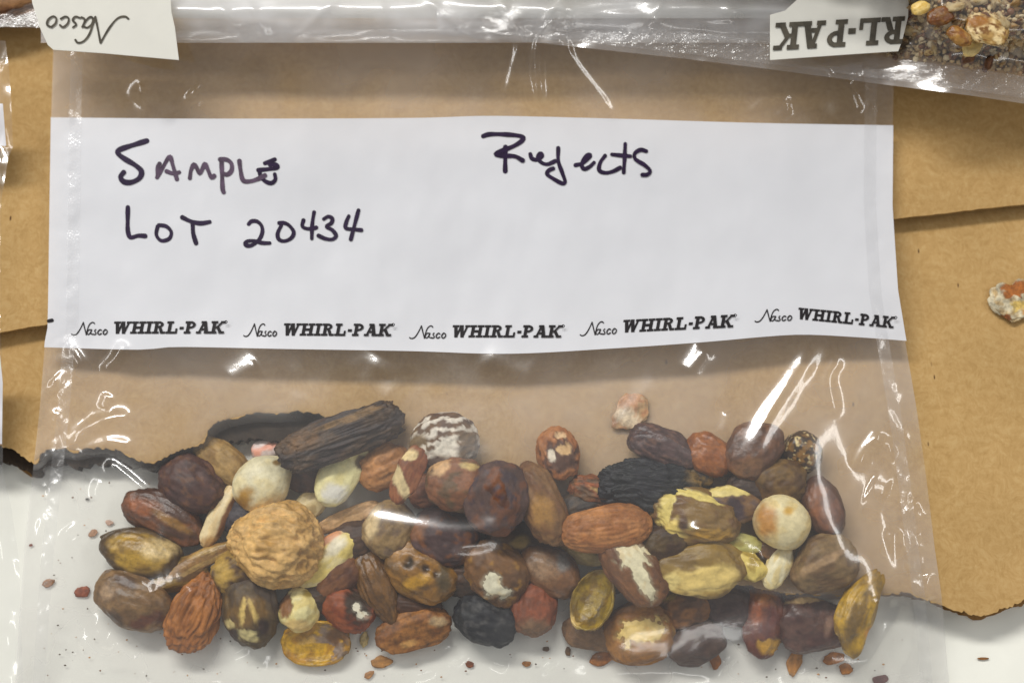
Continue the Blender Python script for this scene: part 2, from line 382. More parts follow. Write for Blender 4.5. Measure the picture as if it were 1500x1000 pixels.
# ------------------------------------------------------------------ nuts
def icosphere(sub):
    bm = bmesh.new(); bmesh.ops.create_icosphere(bm, subdivisions=sub, radius=1.0)
    v = np.array([x.co[:] for x in bm.verts]); f = np.array([[q.index for q in p.verts] for p in bm.faces]); bm.free()
    return v, f
ICO = {k: icosphere(k) for k in (2, 3, 4, 5, 6)}
TOPS = []        # (px, py, z) clouds of the tops of the nuts: the film rests on them
_seed = [0]
def nut(name, label, cx, cy, a, b, ang, cols, lift=0.0, t=0.85, mat="matte", lump=0.10, wr=None, wf=5.0, tip=0.0, bend=0.0, groove=0.0, facet=0,
        cup=0.0, grain=0.0, patches=(), peel=None, mscale=1.6, mth=0.1, msoft=0.25, dents=(), stripes=None, rim=None, tilt=(0, 0), ridges=0, sub=5, full=0.18, cat="nut",
        group=None, zabs=None, film=True, speck=None):
    _seed[0] += 1; sd = _seed[0] * 7.31
    rs = np.random.RandomState(_seed[0] + 100)
    n, f = ICO[sub]
    ux, uy = math.cos(R(ang)) * a * .6, -math.sin(R(ang)) * a * .6
    g = float(max(ground(cx + k_ * ux, cy + k_ * uy) for k_ in (-1, 0, 1))) if film else float(ground(cx, cy))
    m0 = mpp(cx, cy, g + 0.006)
    A, B = a * m0 * 1.10, b * m0 * 1.10
    C = B * t * 0.82
    zc = (g + C * 0.96 + lift * 0.00030 + 0.0004) if zabs is None else zabs
    if wr is None: wr, ridges = {'matte': .05, 'rough': .07, 'gloss': .032, 'waxy': .02}[mat], 2
    r = 1 + lump * fbm(n * 1.3 + sd, 2)
    if wr:
        w = np.stack([n[:, 0] * wf * (0.45 if ridges else 1), n[:, 1] * wf, n[:, 2] * wf], 1)
        q = fbm(w + sd, 3)
        r = r + (wr * (0.35 - np.abs(q)) if ridges != 2 else wr * q)
    if wr is not None and grain == 0: grain = {'matte': .35, 'gloss': .22, 'rough': .4, 'waxy': 0}[mat]
    if facet == 0 and mat in ('matte', 'gloss') and not cup: facet, soft_f = rs.randint(0, 4), True
    else: soft_f = False
    if facet:
        pl = rs.normal(size=(facet, 3)); pl /= np.linalg.norm(pl, axis=1)[:, None]
        dcut = rs.uniform(0.78, 0.94, facet) if soft_f else rs.uniform(0.66, 0.86, facet)
        for k in range(facet):
            d = n @ pl[k]
            lim = np.where(d > 0.05, dcut[k] / np.maximum(d, 0.05), 9)
            lim = lim + 0.02 * fbm(n * 4 + sd, 2)
            r = -np.log(np.exp(-22 * r) + np.exp(-22 * np.minimum(lim, 3))) / 22
    n0 = n; fu = (1 - n[:, 0] ** 2 + .03) ** (-full / 2); p = np.stack([n[:, 0], n[:, 1] * fu, n[:, 2] * fu], 1) * r[:, None]
    if tip:
        k = np.clip(np.abs(p[:, 0]) if tip > 0 else p[:, 0], 0, None)
        side = p[:, 0] > 0 if tip > 0 else np.ones(len(p), bool)
        s = np.where(side, 1 - abs(tip) * sstep(0.15, 1.0, np.clip(p[:, 0], 0, None)), 1)
        p[:, 1] *= s; p[:, 2] *= s
        p[:, 0] += np.where(p[:, 0] > 0, abs(tip) * 0.22 * p[:, 0] ** 4, 0)
    if groove:
        p[:, 2] -= groove * np.exp(-(p[:, 1] / 0.16) ** 2) * (p[:, 2] > 0) * np.exp(-(p[:, 0] / 0.8) ** 4)
    if grain:
        gq = noise3(np.stack([n[:, 0] * 1.6, n[:, 1] * 8, n[:, 2] * 8], 1) + sd)
        p *= (1 + grain * 0.10 * gq * (1 - np.abs(n[:, 0]) ** 5))[:, None]
    if cup:
        top = np.clip(p[:, 2], 0, 1)
        s = 1 - 0.16 * top
        p[:, 0] *= s; p[:, 1] *= s
        p[:, 2] = np.where(p[:, 2] > 0, 0.12 * np.sin(np.pi * np.clip(top * 2.2, 0, 1)) - cup * sstep(0.25, 1, top), p[:, 2])
    if bend: p[:, 1] += bend * (p[:, 0] ** 2 - 0.35)
    ca, sa = math.cos(R(ang)), math.sin(R(ang))
    loc = p * np.array((A, B, C))
    rot = Matrix.Rotation(R(ang), 3, 'Z') @ Matrix.Rotation(R(tilt[0]), 3, 'X') @ Matrix.Rotation(R(tilt[1]), 3, 'Y')
    loc = loc @ np.array(rot).T
    dx, dy = loc[:, 0] / m0, -loc[:, 1] / m0                   # photo-like offsets, y down
    for (ux, uy, rad, dep) in dents:
        e = np.exp(-(((dx - ux) / rad) ** 2 + ((dy - uy) / rad) ** 2)) * (loc[:, 2] > 0)
        loc[:, 2] -= dep * 0.001 * e
    # colours of the skin
    c0, c1 = np.array(cols[0]), np.array(cols[min(1, len(cols) - 1)])
    nq = fbm(n * mscale + sd + 5, 3)
    k = sstep(mth - msoft, mth + msoft, nq)[:, None]
    col = c0 * (1 - k) + c1 * k
    if len(cols) > 2:
        k = sstep(0.15, 0.45, fbm(n * mscale * 2.2 + sd + 31, 3))[:, None]
        col = col * (1 - k) + np.array(cols[2]) * k
    if grain:
        k = sstep(-0.1, 0.5, -gq)[:, None] * min(grain * 0.6, 0.75)
        col = col * (1 - k) + col * 0.45 * k
    if wr and ridges == 1:
        k = sstep(0.12, 0.0, np.abs(q))[:, None] * 0.45
        col = col * (1 - k) + col * 0.55 * k
    if rim is not None:
        k = sstep(0.55, 0.92, np.hypot(p[:, 0], p[:, 1]) + 0.15 * nq)[:, None]
        col = col * (1 - k) + np.array(rim) * k
    if stripes:
        sang, per, sc, thr, warp = stripes
        u = (dx * math.sin(R(sang)) + dy * math.cos(R(sang))) / per + warp * fbm(n * 2.4 + sd, 3)
        k = sstep(thr - 0.15, thr + 0.15, np.sin(u * 2 * np.pi))[:, None]
        col = col * (1 - k) + np.array(sc) * k
    if speck:
        sc, fr, th = speck
        k = sstep(th, th + 0.12, fbm(n * fr + sd + 71, 2))[:, None]
        col = col * (1 - k) + np.array(sc) * k
    def pmask(ux, uy, rx, ry, pa, wob):
        qx, qy = dx - ux, dy - uy
        c_, s_ = math.cos(R(pa)), math.sin(R(pa))
        ex, ey = (qx * c_ - qy * s_) / rx, (qx * s_ + qy * c_) / ry
        return 1 - np.sqrt(ex ** 2 + ey ** 2) + wob * fbm(n * 3.1 + sd + 50, 3)
    for pt in patches:
        ux, uy, rx, ry, pa, pc, soft, wob = pt
        pm = pmask(ux, uy, rx, ry, pa, wob)
        k = (sstep(-soft, soft, pm) * (loc[:, 2] > -0.35 * C))[:, None]
        if soft <= .25:
            loc = loc * (1 - 0.00030 / B * k) + 0
            col = col * (1 - 0.4 * np.exp(-(pm / .10) ** 2))[:, None]
        col = col * (1 - k) + np.array(pc) * k
    centre = U(cx, cy, zc)
    base = Vector((centre[0], centre[1], zc - C))
    off = np.array((0, 0, C))
    if film:
        tp = loc[loc[:, 2] > 0]
        TOPS.append(tp + centre)
    mt = NM[mat]
    if peel:
        pcol, lst = peel
        mk = np.full(len(n), -9.0)
        for (ux, uy, rx, ry, pa, wob) in lst:
            mk = np.maximum(mk, np.where(loc[:, 2] > -0.2 * C, pmask(ux, uy, rx, ry, pa, wob), -9))
        inner = loc * (1 - 0.00045 / B)
        kc = np.array(pcol) * (1 + 0.10 * fbm(n * 3 + sd, 2))[:, None]
        kc = kc * (1 - 0.25 * sstep(0.25, 0.5, fbm(n * 2.3 + sd + 9, 3))[:, None] * np.array((0.5, 0.8, 1.2)))
        o = mesh_obj(name, inner + off, f, NM["waxy"], col=kc)
        o.location = base
        keep = ~((mk[f] > 0).all(axis=1))
        f2 = f[keep]; used = np.unique(f2); re = np.zeros(len(n), int); re[used] = np.arange(len(used))
        edge = (mk > -0.02)
        lc = loc.copy(); lc[edge] = inner[edge] * 1.004
        # rim of the broken skin a touch paler
        kk = sstep(-0.10, 0.0, mk)[:, None] * 0.5
        col2 = col * (1 - kk) + (np.array(pcol) * 0.6) * kk
        s = mesh_obj("skin", lc[used] + off, re[f2], mt, parent=o, col=col2[used])
    else:
        o = mesh_obj(name, loc + off, f, mt, col=col)
        o.location = base
    return tag(o, label, cat, group)

BR, DK, TAN, CREAM, YEL = P(120, 85, 65), P(70, 52, 48), P(178, 132, 88), P(226, 214, 172), P(178, 146, 72)
ORG, MAR, TAUPE, BLK, RED, KHA, OLV = P(172, 112, 68), P(88, 60, 58), P(134, 106, 84), P(50, 48, 50), P(140, 70, 45), P(140, 118, 72), P(150, 120, 40)
GREY, WHT, PINK, DBR, PUR = P(150, 135, 125), P(232, 226, 200), P(226, 178, 160), P(92, 66, 48), P(84, 66, 70)

# --- lower layer first (hidden or half hidden ones), then the visible tops
N = nut
# left cluster
N("nut", "dark brown elongated nut with orange streak, at left edge of the pile", 241, 757, 60, 31, -27, (P(82, 58, 52), P(120, 78, 58)), t=.8, mat="gloss", bend=-.1, grain=.5, patches=((-34, -14, 22, 12, -25, P(160, 98, 70), .4, .3), (14, 8, 30, 6, -30, P(150, 112, 66), .4, .3)))
N("raisin", "dark maroon oval mottled nut at upper left of the pile", 282, 709, 47, 36, -35, (P(86, 62, 62), P(70, 50, 52), P(108, 76, 68)), lift=1, t=.85, wr=.05, wf=5, ridges=2, mat="matte")
N("nut", "tan smooth elongated kernel lying above the cream round kernel", 330, 682, 52, 27, -40, (P(168, 138, 98), P(150, 118, 80)), t=.85, lump=.04, mat="matte", tip=.15)
N("nut", "round cream blanched kernel with browned lower edge beside the tan kernel", 384, 707, 42, 36, 42, (P(230, 220, 182), P(224, 210, 165)), lift=4, t=.9, mat="waxy", lump=.04, tip=.2, patches=((-24, 26, 20, 12, 40, P(170, 130, 60), .5, .3), (24, -28, 7, 6, 0, P(140, 110, 60), .4, .3)))
N("nut_fragment", "small pinkish white fragment beside the dark bark piece", 390, 657, 22, 16, 10, (P(235, 215, 205), P(225, 160, 140)), t=.7, mat="waxy", facet=5, sub=4, mscale=1.1)
N("seed_pod", "dark brown ridged woody bark piece at the top of the pile", 498, 640, 88, 30, 21, (P(84, 68, 60), P(62, 52, 50)), t=.65, mat="rough", grain=1.15, lump=.08, lift=3, full=.62, patches=((-55, 8, 30, 14, 20, P(120, 92, 74), .5, .4), (20, -28, 50, 6, 22, P(140, 112, 90), .4, .5)), cat="bark piece", sub=6)
N("nut", "dark brown nut tucked under the woody bark piece", 448, 694, 34, 26, -20, (P(90, 68, 66), P(66, 54, 56)), t=.8)
N("nut", "cream peeled half kernel standing upright below the bark piece", 500, 690, 50, 27, 62, (P(226, 218, 165), P(206, 196, 140)), lift=17, t=.6, mat="waxy", lump=.07, dents=((6, 8, 14, .7), (30, -14, 9, 1.2)), patches=((-8, 32, 18, 14, 0, P(236, 230, 212), .4, .3), (30, -14, 9, 12, 0, P(110, 95, 80), .3, .3)))
N("nut", "orange tan wrinkled kernel with a deep crease, right of the cream peeled half", 563, 683, 37, 31, 25, (P(190, 138, 98), P(176, 124, 86)), lift=9, t=.85, wr=.12, wf=2.2, ridges=1, mat="matte", groove=.12)
N("nut", "wedge shaped nut slice, cream rim around red brown face", 597, 696, 42, 20, 64, (P(158, 102, 80), P(138, 84, 66)), lift=14, t=.8, mat="matte", facet=4, patches=((-14, 4, 9, 40, 26, P(216, 196, 150), .15, .2), (2, -30, 14, 9, 0, P(206, 186, 140), .2, .2)))
N("nut", "round white and brown striped nut at the top middle", 651, 648, 47, 41, 10, (P(112, 84, 68), P(94, 68, 58)), lift=0.3, t=.74, mat="matte", lump=.04, full=0, stripes=(8, 17, P(226, 214, 194), .0, .5), patches=((-38, 10, 16, 26, 0, P(126, 104, 82), .3, .3), (2, 16, 22, 14, 0, P(216, 206, 186), .12, 1.0), (-8, 34, 26, 8, 0, P(86, 70, 66), .3, .5), (36, 8, 14, 24, 0, P(110, 88, 72), .4, .4)))
N("nut", "pinkish brown nut peeking out left below the striped nut", 630, 718, 30, 24, 10, (P(170, 112, 92), P(140, 88, 72)), lift=4, t=.8)
N("nut", "mottled red brown nut with cream rim directly below the striped nut", 670, 710, 42, 36, -10, (P(142, 96, 78), P(108, 86, 72)), lift=7, t=.85, lump=.08, mscale=2.0, patches=((-24, -24, 16, 10, 30, P(196, 160, 124), .3, .5), (18, -26, 14, 6, -10, P(186, 164, 118), .3, .4)))
N("nut", "large dark purple brown nut in the centre of the pile", 727, 728, 50, 44, 70, (P(92, 72, 70), P(118, 78, 66), P(74, 60, 64)), lift=7, t=.85, wr=.04, wf=4, ridges=2)
N("nut", "long brown nut standing between dark centre nut and tan almond", 794, 738, 58, 31, -66, (P(138, 104, 80), P(118, 84, 66)), lift=5, t=.85, bend=-.12, patches=((0, 12, 16, 24, 0, P(166, 126, 78), .5, .3),))
N("nut", "small orange, white and dark mottled nut alone at upper centre", 817, 664, 36, 28, -72, (P(178, 122, 90), P(170, 112, 82)), t=.9, patches=((6, 6, 24, 26, 0, P(98, 72, 68), .15, .6), (10, -4, 13, 9, 30, P(196, 164, 126), .12, .6), (-10, 6, 6, 10, 10, P(222, 208, 184), .1, .3), (4, -26, 8, 5, 0, P(200, 170, 136), .1, .4)))
N("nut_husk", "cracked red brown husk with straw streaks left of the black nut", 880, 722, 44, 23, -12, (P(150, 92, 62), P(112, 82, 62)), lift=2, t=.8, mat="rough", grain=1.5, patches=((2, -8, 36, 5, -8, P(170, 96, 60), .3, .4), (14, 4, 32, 4, -20, P(192, 160, 110), .2, .5)))
N("nut", "black shrivelled wrinkled nut right of centre", 950, 714, 64, 36, -4, (P(52, 50, 54, .03), P(44, 42, 46, .03)), lift=3, t=.75, mat="rough", wr=.32, wf=3.2, ridges=1, lump=.12, sub=6, patches=((76, -16, 20, 14, 0, P(140, 112, 70), .4, .3),))
N("nut", "dark nut with golden tip just below the orange brown nut", 1022, 697, 22, 17, -20, (P(120, 96, 60), P(60, 54, 50)), lift=3, t=.8, mscale=1.0)
N("raisin", "dark purple brown wrinkled date shaped nut at upper right", 972, 655, 50, 27, -22, (P(92, 72, 72), P(74, 58, 60), P(122, 92, 88)), lift=2.5, t=.85, mat="gloss", wr=.09, wf=3, ridges=1, lump=.08)
N("nut", "smooth orange brown nut between date shaped nut and dark brown nut", 1039, 665, 34, 28, -35, (P(170, 108, 70), P(150, 92, 58)), lift=2, t=.9, mat="gloss")
N("nut", "plum brown oval nut crossed by the long diagonal glare", 1104, 656, 44, 36, 55, (P(104, 76, 70), P(126, 88, 74)), lift=3, t=.9, mat="gloss", patches=((-12, 30, 20, 12, 20, P(140, 104, 88), .5, .4),))
N("nut", "small blocky black and orange mottled nut at far upper right", 1172, 663, 30, 29, 20, (P(150, 112, 66), P(66, 52, 42)), lift=1, t=.9, mat="gloss", facet=3, lump=.06, mscale=3.2, mth=0.0, msoft=.1, speck=(P(222, 202, 150), 4.5, .32), rim=P(70, 54, 42))
N("nut", "olive brown nut beneath the plum brown nut", 1141, 706, 38, 33, 20, (P(124, 98, 70), P(92, 70, 54)), lift=2, t=.85)
N("nut", "reddish brown oval nut at right edge above the taupe chunk", 1204, 743, 42, 28, -72, (P(140, 92, 72), P(112, 72, 58)), lift=1, t=.9, mat="gloss", rim=P(84, 58, 50))
N("nut", "round cream blanched kernel at right of the pile", 1145, 764, 38, 36, -30, (P(232, 218, 172), P(226, 206, 150)), lift=6, t=.9, mat="waxy", lump=.03, patches=((-26, 0, 14, 24, 0, P(186, 136, 78), .5, .2), (6, -14, 8, 6, 0, P(196, 158, 80), .5, .3)))
N("nut_fragment", "small cream chip behind the round cream kernel", 1163, 727, 16, 13, 30, (P(210, 190, 140), P(180, 150, 100)), lift=5, t=.7, mat="waxy", facet=4, sub=4)
N("nut_fragment", "cream teardrop kernel piece hanging below the round cream kernel", 1140, 828, 34, 17, 62, (P(226, 216, 178), P(206, 190, 140)), lift=4, t=.8, mat="waxy", tip=-.3)
N("nut_fragment", "small brown shiny chip under the round cream kernel", 1126, 806, 17, 13, -20, (P(140, 104, 78), P(110, 82, 64)), lift=5, t=.8, mat="gloss", facet=4, sub=4)
N("nut", "twisted khaki nut with cream folded rims under the curved glare", 1018, 755, 57, 37, -14, (P(140, 112, 74), P(120, 90, 66)), lift=6, t=.75, mat="waxy", lump=.14, wr=.16, wf=1.7, ridges=1, patches=((-46, -6, 10, 34, -12, P(200, 184, 112), .2, .5), (-2, -30, 54, 7, -16, P(206, 190, 116), .2, .4), (-30, 20, 24, 14, 10, P(196, 176, 104), .3, .6), (-20, 14, 8, 14, 0, P(96, 72, 62), .4, .3), (20, 28, 30, 8, 0, P(178, 140, 70), .3, .5)), sub=6)
N("nut", "cream curl with dark brown hollow leaning on the twisted khaki nut", 1070, 738, 42, 26, -4, (P(130, 100, 82), P(92, 74, 72)), lift=8, t=.7, mat="waxy", lump=.1, patches=((-6, -20, 44, 10, 4, P(216, 200, 130), .2, .3), (6, 6, 10, 18, 40, P(70, 58, 60), .3, .3)), dents=((6, 6, 14, 1.0),))
N("nut_fragment", "greenish cream sliver under the curved glare", 1072, 795, 40, 16, -8, (P(176, 172, 112), P(150, 138, 84)), lift=6, t=.7, mat="waxy", bend=.15)
N("nut", "flat folded khaki nut half, brown above and pale yellow below", 1026, 832, 58, 37, 4, (P(150, 124, 78), P(128, 104, 68)), lift=5, t=.6, mat="waxy", lump=.12, bend=.1, wr=.1, wf=1.8, ridges=2, patches=((6, 18, 46, 20, 8, P(206, 184, 116), .35, .4), (-46, 20, 12, 12, 0, P(214, 196, 130), .3, .3)), sub=6)
N("nut_fragment", "pale yellow angular kernel chip right of the flat khaki half", 1098, 828, 25, 21, -30, (P(204, 186, 108), P(170, 148, 84)), lift=5, t=.7, mat="waxy", facet=5)
N("nut", "large taupe angular nut chunk at the right edge", 1206, 826, 48, 40, 25, (P(140, 116, 94), P(118, 94, 78)), lift=1, t=.8, facet=6, lump=.05, patches=((-6, -2, 40, 6, 28, P(164, 136, 112), .4, .3), (32, -34, 14, 12, 0, P(150, 128, 106), .3, .3)))
N("shell_piece", "yellow folded shell at the lower right corner of the pile", 1258, 896, 57, 30, 66, (P(186, 150, 56), P(160, 126, 50)), t=.9, mat="gloss", facet=7, lump=.16, bend=-.30, tilt=(24, 0), full=0, tip=.2, lift=1, patches=((-14, 16, 10, 40, -24, P(130, 104, 62), .4, .4), (16, 30, 14, 8, 0, P(190, 134, 50), .4, .3)), cat="shell")
N("nut", "maroon blocky dried nut left of the yellow folded shell", 1188, 911, 46, 45, 12, (P(100, 74, 72), P(82, 58, 60)), t=.75, mat="gloss", facet=6, wr=.07, wf=3, ridges=2, patches=((0, -34, 36, 5, 8, P(186, 160, 124), .2, .4), (20, 6, 6, 14, -20, P(150, 120, 110), .4, .3)))
N("nut", "maroon nut with orange top and yellow bottom patch", 1118, 906, 50, 30, 84, (P(112, 66, 56), P(96, 54, 52)), t=.85, mat="gloss", patches=((0, -34, 20, 16, 0, P(170, 110, 58), .4, .4), (8, 40, 20, 12, 0, P(192, 148, 62), .2, .3), (-14, -10, 8, 18, 0, P(150, 84, 54), .4, .4)))
N("nut", "dark grey brown nut between flat khaki half and maroon nut", 1066, 886, 34, 30, -10, (P(84, 68, 66), P(70, 56, 56)), t=.85)
N("nut", "orange brown crumpled nut below the flat khaki half", 1004, 890, 34, 28, 10, (P(160, 112, 76), P(118, 84, 68)), lift=2, t=.8, wr=.08, wf=2.5, ridges=1, patches=((-24, -18, 10, 8, 0, P(190, 160, 70), .3, .4),))
N("nut", "dark taupe rounded nut at the bottom right of centre", 1020, 941, 40, 32, 22, (P(88, 70, 66), P(76, 60, 58)), t=.8, facet=3)
N("nut", "pale yellow kernel in torn orange brown skin at the bottom edge", 936, 926, 48, 42, 10, (P(166, 116, 62), P(150, 104, 64)), t=.7, lift=1, peel=(P(206, 182, 116), ((4, -4, 40, 20, 10, .45),)), lump=.06)
N("nut_skin", "flat orange skin piece under the pale yellow bottom kernel", 936, 955, 40, 17, 4, (P(178, 124, 56), P(150, 98, 46)), t=.35, mat="matte", lump=.1, cat="nut skin")
N("nut", "half peeled brown nut with ragged bright cream patch, right of centre", 928, 833, 56, 34, -52, (P(132, 92, 70), P(112, 76, 60)), lift=4, t=.85, peel=(P(232, 222, 184), ((0, -22, 26, 24, 10, .6), (10, 14, 12, 40, 28, .3))))
N("nut", "large tan almond shaped nut with fine wrinkles right of centre", 887, 773, 62, 33, 7, (P(182, 126, 86), P(166, 110, 74)), lift=8, t=.8, wr=.045, wf=4, ridges=1, dents=((-42, -8, 5, .5), (-14, 0, 6, .35), (10, -8, 6, .3)), mat="matte", sub=6, lump=.03)
N("nut_fragment", "cream sliver showing under the tan almond shaped nut", 850, 812, 32, 13, -16, (P(206, 186, 132), P(190, 168, 112)), lift=5, t=.8, mat="waxy", patches=((-26, -10, 8, 8, 0, P(180, 140, 60), .3, .3),))
N("nut", "brown nut with grey polished hump below the tan almond shaped nut", 806, 834, 46, 32, -34, (P(140, 100, 76), P(124, 88, 68)), lift=5, t=.85, lump=.08, mat="gloss", patches=((-12, -4, 22, 20, 0, P(158, 128, 110), .5, .4), (18, -10, 10, 14, 0, P(132, 126, 118), .4, .3)))
N("shell_piece", "olive yellow open shell cup at the lower centre", 868, 878, 42, 29, 72, (P(166, 140, 50), P(140, 112, 40)), lift=16, t=.9, mat="gloss", cup=.55, tilt=(-22, 0), patches=((-16, 6, 10, 40, -20, P(196, 170, 110), .3, .3), (4, 10, 12, 22, -15, P(92, 76, 40), .5, .3)), cat="shell")
N("nut", "red brown nut beside the olive yellow shell cup", 782, 890, 38, 32, 80, (P(150, 86, 66), P(128, 76, 60)), t=.9, lift=1, mat="matte", patches=((0, 30, 26, 14, 0, P(134, 104, 90), .5, .3),))  # greyer patch at its bottom paints in the haze of the film
N("nut", "brown nut with bright white broken spot above the black nut", 727, 838, 46, 40, -45, (P(130, 96, 74), P(110, 82, 68)), lift=4, t=.9, peel=(P(234, 226, 194), ((-6, 20, 15, 18, 10, .35), (12, 32, 12, 10, 0, .3))), speck=(P(160, 120, 70), 3, .4))
N("nut", "charcoal black rough nut at the bottom centre", 711, 906, 45, 34, -26, (P(62, 62, 62, .03), P(52, 52, 54, .03), P(80, 78, 76, .03)), t=.85, mat="rough", wr=.05, wf=5, ridges=2)
N("nut", "dark brown nut in the gap above white spotted nut", 757, 795, 44, 30, 0, (P(74, 56, 50), P(100, 76, 58)), lift=2, t=.8, patches=((6, 0, 14, 8, 10, P(150, 126, 80), .4, .3),))
N("nut", "dark purple brown nut under the bright horizontal glare", 652, 786, 48, 41, -15, (P(88, 70, 70), P(74, 58, 60), P(120, 80, 66)), lift=4, t=.85, mat="matte", patches=((-40, -12, 14, 16, 0, P(150, 104, 84), .5, .4), (40, 26, 14, 14, 0, P(130, 92, 62), .5, .4)))
N("nut", "hazy tan grey rounded nut left of the dark one under the glare", 573, 775, 39, 37, 50, (P(158, 132, 104), P(132, 110, 96)), lift=5, t=.85, patches=((-26, -8, 10, 24, -10, P(206, 184, 142), .4, .3),))
N("nut", "golden brown knobbly nut with dark holes at lower centre", 617, 836, 52, 38, -36, (P(158, 116, 66), P(124, 94, 60)), lift=3.5, t=.85, lump=.12, mat="gloss", dents=((-18, -12, 7, 1.0), (8, -2, 6, .9), (22, 4, 5, .8)), patches=((-18, -12, 9, 10, 0, P(64, 56, 50), .3, .2), (8, -2, 6, 6, 0, P(60, 48, 42), .3, .2), (22, 6, 5, 6, 0, P(66, 52, 44), .3, .2), (-4, 16, 22, 9, 25, P(190, 146, 60), .4, .3), (-30, -24, 12, 14, 0, P(178, 134, 84), .5, .2), (34, 12, 10, 20, 0, P(104, 88, 70), .5, .3)))
N("nut", "dark brown nut lying beneath the golden knobbly nut", 592, 884, 52, 20, -6, (P(76, 54, 46), P(96, 66, 50)), t=.9)
N("nut", "rough orange brown dried chunk at the bottom left of centre", 605, 922, 53, 28, 16, (P(166, 114, 70), P(140, 92, 56)), t=.8, mat="rough", facet=4, wr=.09, wf=3, ridges=2, patches=((40, -12, 12, 8, 0, P(176, 150, 120), .3, .4), (-4, 20, 14, 5, 10, P(196, 150, 96), .3, .4)))
N("shell_piece", "yellow shell half filled with grey mould at the bottom", 462, 942, 47, 31, 0, (P(192, 152, 42), P(178, 132, 36)), t=.7, mat="gloss", lump=.05, cup=.35, tilt=(12, 0), patches=((20, 2, 30, 26, 0, P(140, 120, 108), .2, .6), (34, -12, 16, 14, 0, P(112, 80, 56), .4, .4), (-12, 6, 14, 16, 0, P(196, 160, 90), .5, .3)), cat="shell")
N("nut", "brick red nut with black and white broken end at lower left of centre", 510, 892, 38, 29, -20, (P(150, 84, 58), P(128, 68, 48)), t=.85, lift=1, patches=((18, -6, 20, 26, 0, P(62, 50, 44), .25, .4),), peel=(P(236, 228, 200), ((16, -4, 8, 9, 0, .4), (24, 10, 12, 7, 10, .4))))
N("nut", "small cream kernel with brown left side under the walnut", 438, 891, 29, 28, 60, (P(232, 222, 164), P(224, 208, 140)), lift=1, t=.9, mat="waxy", patches=((-20, -6, 12, 22, 10, P(140, 98, 68), .2, .3), (14, -22, 8, 6, 0, P(150, 130, 60), .4, .3), (0, 24, 22, 8, 0, P(206, 180, 120), .4, .3)))
N("nut", "dark nut with cream streaks radiating at its lower end", 366, 890, 52, 38, -78, (P(92, 76, 60), P(74, 62, 56)), t=.85, lift=1, patches=((0, 6, 28, 24, 0, P(126, 98, 62), .4, .5), (-6, 4, 4, 20, -4, P(196, 172, 108), .25, .5), (12, 10, 4, 24, 20, P(190, 166, 106), .25, .5), (2, 40, 16, 8, 0, P(222, 208, 150), .2, .5), (-26, 24, 7, 7, 0, P(212, 196, 140), .2, .5), (24, 28, 9, 12, 0, P(58, 46, 44), .3, .3), (-24, 40, 10, 10, 0, P(62, 48, 44), .3, .3)))
N("nut", "orange tan almond shaped nut with central crease at lower left", 283, 898, 52, 38, 68, (P(176, 116, 68), P(160, 102, 58)), t=.75, lift=1, tip=-.25, grain=1.0, groove=.10, mat="matte", sub=6)
N("nut", "taupe bean shaped nut at the far lower left", 196, 878, 56, 37, -26, (P(144, 114, 92), P(124, 96, 78)), t=.85, bend=.12, mat="gloss", patches=((-8, -26, 20, 8, -20, P(84, 64, 56), .4, .4), (-24, 24, 16, 8, -20, P(90, 72, 64), .4, .4), (26, 30, 26, 8, 20, P(100, 64, 54), .3, .4), (-34, -10, 10, 10, 0, P(178, 150, 126), .6, .3)))
N("nut", "olive yellow nut with dark rim at the far left", 207, 810, 54, 33, -14, (P(186, 152, 72), P(166, 132, 62)), lift=1, t=.85, mat="gloss", rim=P(84, 66, 48), patches=((30, -4, 24, 16, 0, P(190, 168, 124), .5, .3),))
N("nut_husk", "thin dark husk rim above the olive yellow nut", 185, 783, 34, 8, 6, (P(110, 92, 74), P(80, 64, 54)), lift=7, t=.8, mat="rough", grain=1, cat="husk", sub=4, bend=-.3)
N("nut_fragment", "upright cream kernel sliver with brown edge left of the walnut", 322, 754, 48, 16, 66, (P(218, 200, 158), P(206, 184, 140)), lift=6, t=.9, mat="waxy", tip=.3, patches=((14, 0, 6, 44, -24, P(130, 90, 66), .3, .3), (-10, 40, 14, 8, 0, P(180, 140, 96), .5, .3)))
N("nut", "added very dark filler nut in the gap left of the walnut", 358, 756, 32, 26, 0, (P(66, 60, 62), P(54, 50, 54)), lift=1, t=.8)  # filler put in so this gap reads dark
N("nut_skin", "tan folded skin strip running from walnut to the yellow nut", 285, 826, 66, 13, 28, (P(178, 148, 100), P(156, 120, 84)), lift=9, t=.7, bend=-.35, mat="gloss", cat="nut skin", lump=.1)
N("nut", "tan and dark nut under the folded skin strip", 262, 842, 42, 22, 20, (P(160, 130, 76), P(108, 82, 60)), lift=2, t=.8)
N("walnut", "round tan walnut shell with netted wrinkled ridges", 405, 795, 60, 57, 172, (P(204, 168, 112), P(186, 148, 94)), lift=2, t=.85, mat="matte", wr=.20, wf=3.4, ridges=1, lump=.05, sub=6, tip=.22, groove=.06, full=0, cat="walnut")
N("nut", "small yellow and dark mottled nut below left of the walnut", 347, 834, 34, 30, 30, (P(164, 134, 78), P(84, 64, 56)), lift=4, t=.85, mscale=1.3, patches=((-18, 4, 12, 22, 10, P(180, 150, 84), .4, .3),))
N("nut", "pale yellow kernel with pink skin right against the walnut", 484, 815, 54, 25, 42, (P(206, 188, 112), P(216, 202, 150)), lift=5, t=.8, mat="waxy", patches=((-6, -24, 44, 8, 40, P(204, 146, 112), .3, .3), (10, -14, 18, 10, 40, P(226, 216, 184), .4, .3)))
N("nut", "red brown nut under the pale yellow kernel", 494, 846, 38, 26, 40, (P(124, 84, 64), P(98, 64, 54)), lift=2, t=.85)
